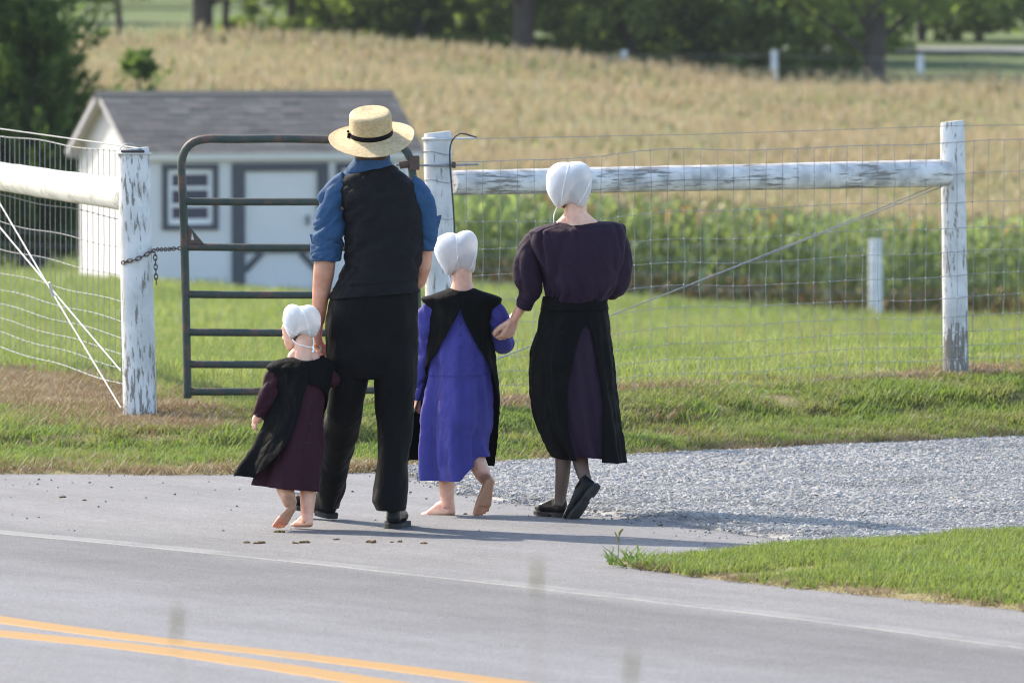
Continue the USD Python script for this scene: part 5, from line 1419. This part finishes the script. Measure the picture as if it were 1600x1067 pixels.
# vest
vest = Loft(YM, [(275, 537, 258, 612, -0.004, 0.062, 2.1), (281, 530, 266, 625, -0.002, 0.080, 2.2), (287, 526.5, 277, 638, 0, 0.096, 2.3), (298, 528, 288, 649, 0, 0.114, 2.35), (320, 533, 316, 658, 0, 0.129, 2.4), (352, 538.5, 350, 663, 0, 0.132, 2.4), (385, 539.5, 384, 661, 0, 0.132, 2.4), (410, 537, 408, 657, 0, 0.132, 2.4), (440, 525, 432, 655.5, 0, 0.136, 2.35), (456, 517, 446, 655, 0, 0.140, 2.3), (467, 512, 456, 656, 0, 0.142, 2.3)],
            addf(creases(7.5, 0.006, 41, (0.6, 1, 1.3), 0.5), creases(18.0, 0.0022, 42, (0.6, 1, 1.4), -0.3)))
ve = obj('vest', vest.mesh(90, 110, thick=0.005), blk_vest, man, smooth=True)
obj('waist_seam', tube([vest.at(np.array(vest.tOf(441)), np.array(x), 0.0015) for x in np.linspace(0.15, 3.0, 40)], 0.0018, 5), blk_vest, ve, smooth=True)
shoe(man, W(523, 810.5, YM + 0.58), (-0.72, 0.66, 0.16), (0.1, -0.12, 1), 0.30, 'left shoe, heel down and toe lifted')
shoe(man, W(613, 826.3, YM - 0.07), (0.10, 1, 0.0), (0, 0, 1), 0.30, 'right shoe, flat on the ground', 1.1)
# straw hat
ht = math.radians(20.5); roll = math.radians(-3.5)
prof = [(0.0, 0.111), (0.03, 0.1125), (0.06, 0.1135), (0.078, 0.112), (0.0865, 0.107), (0.0905, 0.098), (0.0915, 0.085), (0.0922, 0.05), (0.0930, 0.012), (0.0955, 0.003), (0.103, -0.001), (0.13, -0.002), (0.16, -0.001), (0.180, 0.002), (0.187, 0.004)]
pr = np.array(prof); t = np.r_[0, np.cumsum(np.linalg.norm(np.diff(pr, axis=0), axis=1))]
s = np.linspace(0, t[-1], 240); pp_ = PchipInterpolator(t, pr)(s)
tn = np.gradient(pp_, axis=0); tn /= np.linalg.norm(tn, axis=1, keepdims=True); nn = np.stack([-tn[:, 1], tn[:, 0]], 1)
outer = pp_ + nn * (0.0009 * np.abs(np.sin(np.pi * s / 0.0062)))[:, None]
inner = pp_[::-1] - nn[::-1] * 0.0022
lp = np.vstack([outer, inner])
a = np.linspace(0, 2 * np.pi, 96, endpoint=False)
wav = 1 + 0.0
V = np.stack([lp[:, 0:1] * np.cos(a), lp[:, 0:1] * 1.04 * np.sin(a), lp[:, 1:2] + np.clip((lp[:, 0:1] - 0.10) / 0.087, 0, 1) ** 1.2 * (0.004 * np.sin(2 * a + 0.6) - 0.024 * np.clip(-np.sin(a), 0, 1) - 0.012 * np.clip(np.sin(a), 0, 1))], -1)
hm = to_tri(V.reshape(-1, 3), grid_faces(len(lp), 96)[:, ::-1])
Rx = trimesh.transformations.rotation_matrix(ht, [1, 0, 0]); Ry = trimesh.transformations.rotation_matrix(roll, [0, 1, 0])
HM = trimesh.transformations.translation_matrix(p(580.5, 213.0, 0.0)) @ Ry @ Rx
hm.apply_transform(HM)
hat = obj('straw_hat', hm, straw_m, man, smooth=True)
bp = [(0.0936, 0.004), (0.0948, 0.006), (0.0938, 0.027), (0.0925, 0.028)]
V = np.stack([np.array([[r_ * math.cos(x), r_ * 1.04 * math.sin(x), z_ + 0.003] for x in a]) for r_, z_ in bp])
bm = to_tri(V.reshape(-1, 3), grid_faces(4, 96)); bm.apply_transform(HM)
obj('hat_band', bm, blk, hat, smooth=30)
bw = cat(hull_of([((-0.094, -0.012, 0.016), 0.004), ((-0.098, -0.012, 0.026), 0.004), ((-0.098, -0.005, 0.010), 0.005), ((-0.097, 0.004, 0.026), 0.004)]).to_mesh() and trimesh.creation.icosphere(1, 0.0075).apply_translation((-0.098, -0.012, 0.019)), trimesh.creation.icosphere(1, 0.006).apply_translation((-0.1, -0.012, 0.033)), trimesh.creation.icosphere(1, 0.007).apply_translation((-0.1, -0.012, 0.008)))
bw.apply_transform(HM); obj('band_bow', bw, blk, hat, smooth=True)

# ---------------------------------------- the girl in blue
YB = 41.0
girl = thing('person', 'barefoot person in royal blue dress, black apron and white bonnet, walking away', 'person')
p = lambda u, v, dy=0.0: W(u, v, YB + dy)
m_ = px(YB)
gs = 0.84
hp, hat_at, eyes = head(p(713, 401, 0.035), gs, -0.05, 0.0)
body = hp + hull_chain([(p(722, 418, -0.005), 0.045), (p(722, 440, -0.01), 0.043), (p(723, 462, -0.01), 0.052)])
body += [hull_of([(p(694, 484, 0), 0.032), (p(748, 484, 0), 0.032), (p(698, 570, 0), 0.06), (p(735, 570, 0), 0.06)])]
body += hull_chain([(p(700, 600), 0.06), (p(699, 690, 0.0), 0.046), (p(698, 735, 0.0), 0.042), (p(698, 765, 0), 0.034), (p(700, 788, 0.0), 0.028)])
body += bare_foot(p(703, 799, 0.0), (-0.85, 0.55, -0.03), (0, 0, 1), 0.185, 1)
body += [hull_of([(p(722, 442, 0), 0.042), (p(710, 456, -0.01), 0.022), (p(736, 456, -0.01), 0.022)])]
body += hull_chain([(p(728, 600), 0.06), (p(736, 690, 0.0), 0.045), (p(744, 718, -0.03), 0.042), (p(754, 740, -0.08), 0.036), (p(760, 750, -0.11), 0.029)])
ft = bare_foot(p(764, 753, -0.135), (-0.24, 0.10, -0.95), (0.12, 1, 0.12), 0.185, -1)
body += ft + hull_chain([(p(758, 747, -0.10), 0.031), (p(763, 752, -0.125), 0.028)])
body += hull_chain([(p(674, 490), 0.028), (p(665, 540, 0.01), 0.03), (p(657, 600, 0.04), 0.023), (p(653.5, 621, 0.05), 0.019)])
body += hand(p(653, 622, 0.05), (-0.08, 0.1, -1), (0.5, 0.3, 0), 0.095, -1, 0.7)
body += hull_chain([(p(768, 490), 0.028), (p(780, 530, 0.03), 0.03), (p(790, 522, 0.10), 0.022), (p(795, 512, 0.13), 0.018)])
body += hand(p(795, 512, 0.13), (0.1, 0.15, 0.9), (0.6, 0.2, 0), 0.10, 1, 0.8)
bm_ = skin(body, 0.0085, 6); sole_dust(obj('body', bm_, sk_kid, girl, smooth=True), bm_)
obj('eyes', eyes, eye_m, girl, smooth=True)
hair_cap(girl, hat_at, gs)
fb = addf(folds(5, 0.021, 0.8, 1.3), creases(7, 0.006, 51, (1, 1, 0.3), 0.15), creases(17, 0.002, 52, (1, 1, 0.6), 0.6))
GD = Loft(YB, [(454, 702, 743, -0.01, 0.056), (460, 688, 756, -0.005, 0.066), (467, 676, 768, 0, 0.075), (485, 673, 767, 0, 0.084), (520, 672, 765, 0, 0.095), (555, 670, 763, 0, 0.105), (580, 669, 762, 0, 0.11), (615, 665, 764, 0, 0.125), (655, 660, 764, 0, 0.14), (690, 659, 758, 0, 0.15), (720, 659, 757, 0, 0.155), (749, 661, 760, 0, 0.16)], fb, lambda T, TH: 0.105 * np.clip((np.cos(TH) - 0.15) / 0.7, 0, 1) ** 1.2 * np.clip((T - 0.75) / 0.25, 0, 1))
dress = obj('dress', GD.mesh(100, 110, thick=0.003), royal, girl, smooth=True)
obj('waist_seam', tube([GD.at(np.array(GD.tOf(586)), np.array(x), 0.001) for x in np.linspace(0.1, 3.04, 40)], 0.0016, 5), royal, dress, smooth=True)
for v in (505, 522, 540, 558):
    b_ = trimesh.creation.icosphere(1, 0.0035); b_.apply_translation(GD.at(np.array(GD.tOf(v)), np.array(1.54), 0.002)); obj('button', b_, button, dress, smooth=True)
obj('sleeve', wrinkle(tube([p(676, 473), p(669, 488), p(667, 515), p(664, 548, 0.01), p(658, 590, 0.03), p(654.5, 622, 0.05)], np.array([12, 15, 15.5, 14.5, 11, 8.5]) * m_, 34, 60), 12, 0.008, 53, (0.8, 1, 0.7), 0.2), royal, dress, smooth=True)
obj('sleeve', wrinkle(tube([p(765, 473), p(774, 490), p(781, 515, 0.01), p(784, 536, 0.04), p(791, 527, 0.11), p(796, 514, 0.14)], np.array([12, 16, 18, 17, 13, 8]) * m_, 34, 60), 12, 0.008, 54, (0.8, 1, 0.7), -0.3), royal, dress, smooth=True)
GA = Loft(YB, [(450, 705, 741, -0.012, 0.06), (456, 690, 756, -0.008, 0.072), (461, 672, 770, -0.002, 0.083), (466, 660, 781, 0, 0.09), (472, 663, 780, 0, 0.095), (484, 671, 772, 0, 0.099), (520, 671, 767, 0, 0.108), (560, 667, 769, 0, 0.118), (590, 663, 771, 0, 0.128), (625, 653, 772, 0.01, 0.145), (660, 643, 770, 0.02, 0.155), (700, 638, 767, 0.02, 0.165), (720, 637, 728, 765, 0.02, 0.17, 2.0)], fb, lambda T, TH: -0.012 * np.clip(np.sin(TH), 0, 1) ** 2 * np.clip(1 - T / 0.08, 0, 1))
tk = [GA.tOf(v) for v in (440, 478, 484, 522, 560, 592, 650, 760)]
ak = PchipInterpolator(tk[:1] + tk[1:], [0.002, 0.006, 0.03, 0.42, 0.98, 1.45, 1.60, 1.62]) if tk[0] < tk[1] else None
if ak is None:
    tk = sorted(set(tk)); ak = PchipInterpolator(tk, np.interp(tk, [tk[0], GA.tOf(484), GA.tOf(522), GA.tOf(560), GA.tOf(592), GA.tOf(650), 1.0001], [0.004, 0.03, 0.42, 0.98, 1.45, 1.6, 1.62]))
obj('apron', GA.mesh(100, 130, thick=0.003, off=0.005, th0=lambda t: 1.60 + float(ak(t)), th1=lambda t: 1.60 - float(ak(t)) + 2 * math.pi), blk_apron, girl, smooth=True)
bonnet(girl, [(713, 365.5), (706, 363), (699, 364), (691, 367), (683, 372), (678, 384), (679, 395), (683, 405), (688, 414), (693, 422), (701, 430), (710, 427), (718, 425), (729, 425), (739, 427), (742.5, 417), (744, 404), (746, 390), (746, 378), (743, 368), (738, 362.5), (732, 360), (725, 360.5), (719, 362.5)], YB, 0.085, 0.09,
       [[(713, 366), (713.5, 385), (715, 405), (718, 425)], [(745, 385), (741, 405), (733, 424)]], None, tie=[(701, 430, YB + .0), (703, 440, YB + 0.02), (706, 448, YB + 0.05)])

# ---------------------------------------- the woman
YW = 40.8
wom = thing('person', 'person in plum cape dress, black apron and white bonnet, stepping off one black shoe', 'person')
p = lambda u, v, dy=0.0: W(u, v, YW + dy)
m_ = px(YW)
hp, hat_at, eyes = head(p(890, 293, 0.035), 0.97, -0.10, 0.0)
body = hp + hull_chain([(p(898, 312, 0), 0.052), (p(899, 335, -0.01), 0.050), (p(900, 358, -0.015), 0.062)])
body += [hull_of([(p(860, 378, 0), 0.04), (p(945, 378, 0), 0.04), (p(880, 450, 0), 0.055), (p(918, 450, 0), 0.055)]), hull_of([(p(880, 450, 0), 0.055), (p(918, 450, 0), 0.055), (p(880, 530, 0), 0.075), (p(916, 530, 0), 0.075)]), hull_of([(p(899, 339, 0.0), 0.047), (p(876, 355, -0.02), 0.030), (p(927, 354, -0.02), 0.030), (p(900, 362, -0.03), 0.05)])]
body += hull_chain([(p(880, 540), 0.08), (p(880, 660, 0.03), 0.05), (p(879, 725, 0.0), 0.026), (p(876, 770, 0.02), 0.018)])
body += hull_chain([(p(915, 540), 0.08), (p(905, 650, 0.0), 0.05), (p(905, 715, -0.05), 0.028), (p(914, 748, -0.10), 0.016)])
body += hull_chain([(p(848, 380), 0.04), (p(829, 430, 0), 0.036), (p(822, 466, 0.02), 0.026), (p(812, 484, 0.06), 0.0235), (p(802, 501, 0.10), 0.018)])
body += hand(p(801, 502, 0.10), (-0.35, 0.25, -0.85), (-0.5, 0.5, -0.3), 0.155, -1, 0.9)
body += hull_chain([(p(960, 375), 0.045), (p(968, 435, 0), 0.042), (p(950, 450, 0.14), 0.034), (p(915, 445, 0.22), 0.024)])
body += hand(p(913, 445, 0.225), (-1, 0.15, 0.1), (0, -1, 0), 0.155, -1, 0.5)
obj('body', skin(body, 0.010, 7), sk_kid, wom, smooth=True)
obj('eyes', eyes, eye_m, wom, smooth=True)
hair_cap(wom, hat_at, 0.97)
st_ = obj('stockings', cat(tube([p(880, 672, 0.02), p(880, 706, 0.0), p(879, 740, 0.0), p(876, 772, 0.02), p(874, 792, 0.02)], np.array([13.5, 13, 11.5, 9.5, 9]) * m_, 24, 30),
                           tube([p(903, 680, -0.02), p(905, 710, -0.05), p(911, 738, -0.085), p(918, 757, -0.10)], np.array([14, 13, 10.5, 9]) * m_, 24, 30)), stocking, wom, smooth=True)
shoe(wom, W(884, 807.5, YW - 0.0), (-0.55, 0.83, 0.0), (0, 0, 1), 0.235, 'left shoe, flat on the pavement', 0.98)
shoe(wom, W(935, 759, YW - 0.17), (-0.52, 0.34, -0.74), (-0.62, 0.46, 0.62), 0.235, 'right shoe pushing off, sole towards the road', 1.0)
fw_ = addf(folds(9, 0.011, 2.4, 1.1), creases(6.5, 0.007, 61, (1, 1, 0.25), 0.1), creases(16, 0.0022, 62, (1, 1, 0.6), -0.5))
ring_s = [(464, 853, 945, 0, 0.094), (478, 850, 945, 0, 0.105), (495, 844, 948, 0, 0.118), (520, 837, 951, 0, 0.132), (560, 832, 956, 0, 0.148), (600, 833, 959, 0, 0.158), (640, 839, 962, 0, 0.165), (670, 848, 964, 0, 0.168), (700, 862, 710, 967, 0, 0.17, 2.0), (709, 868, 716, 968, 0, 0.17, 2.0)]
WS = Loft(YW, ring_s, fw_)
TR = Loft(YW, [(346, 874, 929, -0.006, 0.050), (350, 862, 346, 946, -0.003, 0.064, 2.1), (355, 843, 347, 962, 0, 0.080, 2.2), (362, 829, 352, 974, 0, 0.098, 2.3), (376, 829, 368, 979, 0, 0.116, 2.35), (396, 835, 392, 979.5, 0, 0.128, 2.4), (420, 844, 976, 0, 0.135, 2.3), (442, 849, 967, 0, 0.135, 2.2), (458, 851, 956, 0, 0.126), (466, 851, 949, 0, 0.112), (473, 852, 946, 0, 0.10)],
          addf(creases(7, 0.006, 63, (1.2, 1, 0.5), 0.0), creases(15, 0.003, 64, (1.2, 1, 0.45), 0.35), lambda T, TH, P: -0.010 * (np.exp(-((TH - 2.36 - 0.2 * T) / 0.07) ** 2) + 0.8 * np.exp(-((TH - 0.66 + 0.15 * T) / 0.07) ** 2)) * np.clip(T / 0.08, 0, 1) * np.clip((0.62 - T) / 0.25, 0, 1), lambda T, TH, P: 0.007 * np.clip((T - 0.72) / 0.2, 0, 1) * np.sin(17 * TH + 3 * np.sin(3 * TH)) * np.clip((1.0 - T) / 0.1, 0, 1)), lambda T, TH: -0.013 * np.clip(np.sin(TH), 0, 1) ** 2 * np.clip(1 - T / 0.12, 0, 1))
dw = obj('dress', cat(TR.mesh(80, 120, thick=0.004), WS.mesh(90, 110, thick=0.003)), plum, wom, smooth=True)
# the cape: a second layer over back and shoulders
kc = PchipInterpolator([TR.tOf(v) - 1e-6 * i for i, v in ((9, 346), (0, 352), (0, 362), (0, 378), (0, 396), (0, 416), (0, 436), (0, 456))] + [1.0], [1.75, 1.62, 1.42, 1.27, 1.12, 0.95, 0.76, 0.55, 0.5])
obj('cape', TR.mesh(80, 90, thick=0.004, off=0.0085, th0=lambda t: 1.52 - float(kc(t)), th1=lambda t: 1.62 + float(kc(t))), plum, dw, smooth=True)
obj('sleeve', wrinkle(wrinkle(tube([p(846, 372), p(833, 383), p(826, 405), p(826, 430), p(829, 450, 0.005), p(824, 466, 0.015), p(819, 479, 0.03)], np.array([14, 20, 22.5, 23, 20, 14.5, 12]) * m_, 44, 70), 6, 0.007, 65, (0.9, 1, 0.7), 0.45), 16, 0.002, 66, (1, 1, .6), 0.6), plum, dw, smooth=True)
obj('cuff', tube([p(823.5, 467, 0.015), p(818.5, 480, 0.03)], np.array([13.2, 12.6]) * m_, 30, 6), plum, dw, smooth=50)
obj('sleeve', wrinkle(wrinkle(tube([p(955, 372), p(966, 384), p(968, 408), p(964.5, 430, 0.0), p(961, 448, 0.03), p(950, 452, 0.12), p(935, 448, 0.18)], np.array([14, 18, 19, 20, 17.5, 15, 12]) * m_, 44, 70), 6, 0.007, 67, (0.9, 1, 0.7), -0.45), 16, 0.002, 68, (1, 1, .6), -0.6), plum, dw, smooth=True)
WA = Loft(YW, [(463, 851, 947, 0, 0.104), (470, 849.5, 947.5, 0, 0.108), (485, 846, 949, 0, 0.118), (505, 840, 952, 0, 0.130), (530, 834, 955, 0, 0.142), (560, 829, 959, 0, 0.156), (600, 829.5, 963, 0, 0.168), (640, 835, 966.5, 0, 0.175), (670, 844, 970, 0, 0.178), (700, 858, 706, 973, 0, 0.18, 2.0), (715, 867, 722.5, 974, 0, 0.18, 2.0)], fw_)
tt_ = [WA.tOf(v) for v in (463, 504, 511, 552, 620, 665)] + [1.0]
lo_k = PchipInterpolator(tt_, np.radians([66, 67, 63, 54, 50, 56, 66])); hi_k = PchipInterpolator(tt_, np.radians([66.3, 68, 75, 87, 101, 107, 111]))
ap = obj('apron', WA.mesh(100, 140, thick=0.003, off=0.004, th0=lambda t: float(hi_k(t)), th1=lambda t: float(lo_k(t)) + 2 * math.pi), blk_apron, wom, smooth=True)
wb = Loft(YW, [(464, 850.5, 947.5, 0, 0.107), (474, 848.5, 948, 0, 0.112), (484, 845.5, 949.5, 0, 0.12)], creases(15, 0.002, 69))
obj('waistband', wb.mesh(12, 90, thick=0.003, off=0.006), blk_apron, ap, smooth=True)
bonnet(wom, [(890, 254), (882, 253.5), (874, 254), (866, 257), (859, 263), (854.5, 271), (853, 281), (853.5, 292), (857, 305), (861, 312), (865.5, 319), (871, 325), (880, 322), (890, 321), (900, 324), (911, 329.5), (915, 322), (918.5, 313), (922, 302), (924.5, 290), (925, 278), (922.5, 266), (918, 258.5), (911, 254), (903, 252.5), (896, 252.5)], YW, 0.10, 0.10,
       [[(890, 254), (884, 275), (879, 300), (876, 322)], [(922, 283), (914, 302), (902, 322)]], None, tie=[(870, 324, YW + 0.0), (867, 331, YW + 0.0), (865, 340, YW - 0.02), (865.5, 349, YW - 0.02)])
gl = W(923, 299, YW + 0.085)
obj('glasses', cat(tube([gl, gl + [0.004, -0.004, -0.002], gl + [0.004, 0.03, -0.001]], 0.002, 6), trimesh.creation.torus(0.02, 0.0013, 24, 6).apply_transform(trimesh.transformations.rotation_matrix(math.pi / 2, [1, 0, 0])).apply_translation(hat_at(0.034, 0.108, -0.005)), trimesh.creation.torus(0.02, 0.0013, 24, 6).apply_transform(trimesh.transformations.rotation_matrix(math.pi / 2, [1, 0, 0])).apply_translation(hat_at(-0.034, 0.108, -0.005))), steel, wom, smooth=True)

# ---------------------------------------- the toddler
YT = 39.9
tod = thing('person', 'smallest person, barefoot in wine red dress, long black apron and white bonnet, one hand raised', 'person')
p = lambda u, v, dy=0.0: W(u, v, YT + dy)
m_ = px(YT)
ts_ = 0.74
hp, hat_at, eyes = head(p(467, 517, 0.03), ts_, 0.95, -0.05)
body = hp + hull_chain([(p(474, 530, -0.0), 0.042), (p(475, 548, -0.01), 0.041), (p(473, 566, -0.01), 0.052)])
body += [hull_of([(p(450, 587, 0), 0.025), (p(493, 587, 0), 0.025), (p(456, 660, 0), 0.05), (p(474, 660, 0), 0.05)])]
body += [hull_of([(p(474, 546, 0), 0.04), (p(460, 558, -0.005), 0.03), (p(489, 560, -0.005), 0.03)])]
body += hull_chain([(p(452, 690), 0.05), (p(441, 745, 0.0), 0.043), (p(446, 765, -0.03), 0.037), (p(453, 784, -0.06), 0.030)])
body += bare_foot(p(457, 793, -0.075), (-0.62, 0.16, -0.80), (-0.1, 1, 0.18), 0.135, -1)
body += hull_chain([(p(472, 690), 0.045), (p(481, 755, 0.0), 0.038), (p(481, 780, 0.0), 0.034), (p(480, 803, 0.0), 0.027), (p(480, 812, 0), 0.025)])
body += bare_foot(p(483, 817, -0.01), (-0.72, 0.69, -0.02), (0, 0, 1), 0.135, 1)
body += hull_chain([(p(437, 580), 0.03), (p(423, 610, 0), 0.029), (p(407, 645, 0.0), 0.022), (p(400, 656, 0), 0.018)])
body += hand(p(400, 656, 0.0), (-0.3, 0.15, -0.9), (0.6, 0.5, 0), 0.062, -1, 0.7)
body += hull_chain([(p(505, 580), 0.03), (p(518, 590, 0.04), 0.027), (p(505, 566, 0.10), 0.02), (p(497, 553, 0.11), 0.017)])
body += hand(p(497, 553, 0.11), (-0.1, 0.1, 1), (-0.3, -0.6, 0), 0.062, 1, 0.8)
bm_ = skin(body, 0.0075, 6); sole_dust(obj('body', bm_, sk_kid, tod, smooth=True), bm_)
obj('eyes', eyes, eye_m, tod, smooth=True)
hair_cap(tod, hat_at, ts_)
ftd = addf(folds(5, 0.013, 0.3, 1.5), creases(8, 0.006, 71, (1, 1, 0.3), -0.25), creases(19, 0.002, 72, (1, 1, 0.6), 0.4))
TD = Loft(YT, [(560, 456, 506, -0.01, 0.056), (565, 440, 513, -0.004, 0.066), (573, 432, 516, 0, 0.074), (590, 433, 513, 0, 0.08), (620, 430, 508, 0, 0.092), (650, 427, 505, 0, 0.10), (680, 421, 503, 0, 0.108), (710, 412, 501, 0, 0.115), (735, 404, 499, 0, 0.12), (753, 399, 762, 497, 0, 0.122, 2.0), (757, 398, 767, 497, 0, 0.122, 2.0)], ftd, lambda T, TH: -0.018 * np.clip(np.sin(TH), 0, 1) ** 2 * np.clip(1 - T / 0.1, 0, 1))
dt = obj('dress', TD.mesh(90, 100, thick=0.003), wine, tod, smooth=True)
obj('sleeve', wrinkle(tube([p(443, 577), p(433, 586), p(426, 605), p(415, 630), p(404, 652)], np.array([12, 16.5, 17, 15, 11.5]) * m_, 34, 50), 13, 0.008, 73, (0.9, 1, 0.8), 0.5), wine, dt, smooth=True)
obj('sleeve', wrinkle(tube([p(503, 578), p(513, 585, 0.01), p(519, 592, 0.04), p(512, 577, 0.085), p(502, 560, 0.11)], np.array([12, 13, 12.5, 10, 8]) * m_, 34, 50), 13, 0.005, 74), wine, dt, smooth=True)
for v in (629, 660, 690):
    b_ = trimesh.creation.icosphere(1, 0.0035); b_.apply_translation(TD.at(np.array(TD.tOf(v)), np.array(1.05), 0.002)); obj('button', b_, button, dt, smooth=True)
TA = Loft(YT, [(557, 458, 503, -0.012, 0.06), (561, 442, 512, -0.006, 0.072), (566, 427, 519, 0, 0.083), (574, 420, 523, 0, 0.09), (586, 429, 520, 0, 0.092), (602, 432, 515, 0, 0.096), (630, 427, 510, 0, 0.105), (660, 416, 508, 0, 0.115), (690, 402, 506, 0, 0.125), (715, 386, 505, 0, 0.132), (738, 372, 750, 503, 0, 0.137, 2.0), (742, 371, 754, 502, 0, 0.138, 2.0)], ftd, lambda T, TH: -0.016 * np.clip(np.sin(TH), 0, 1) ** 2 * np.clip(1 - T / 0.1, 0, 1))
tt_ = [TA.tOf(v) for v in (557, 597, 601, 622, 650, 690, 720)] + [1.0]
lo_k = PchipInterpolator(tt_, np.radians([78, 77, 62, 4, -14, -22, -25, -25])); hi_k = PchipInterpolator(tt_, np.radians([78.4, 79, 81, 85, 87, 94, 108, 128]))
obj('apron', TA.mesh(100, 130, thick=0.003, off=0.005, th0=lambda t: float(hi_k(t)), th1=lambda t: float(lo_k(t)) + 2 * math.pi), blk_apron, tod, smooth=True)
bonnet(tod, [(468.5, 478.5), (462, 476), (456, 475), (449, 477.5), (445, 482), (442.5, 490), (442, 499), (443, 508), (446, 516), (450, 523), (456, 530), (462, 527), (469, 524), (477, 524.5), (485, 526), (492, 526.5), (497, 520), (500, 512), (501.5, 502), (500.5, 493), (497, 485), (491, 479), (484, 476.5), (476, 477)], YT, 0.075, 0.075,
       [[(469, 479), (476, 492), (481, 508), (484, 525)], [(446, 505), (452, 515), (460, 522), (469, 525)]], None,
       tie=[(457, 530, YT - 0.045), (466, 538, YT - 0.06), (478, 541, YT - 0.062), (488, 542, YT - 0.055), (490, 534, YT - 0.058), (489, 527, YT - 0.055)])
obj('tie_end', tube([p(488, 541, -0.058), p(490, 546, -0.06), p(488, 550, -0.06)], 0.004, 6, 8), organdy_seam, tod, smooth=True)
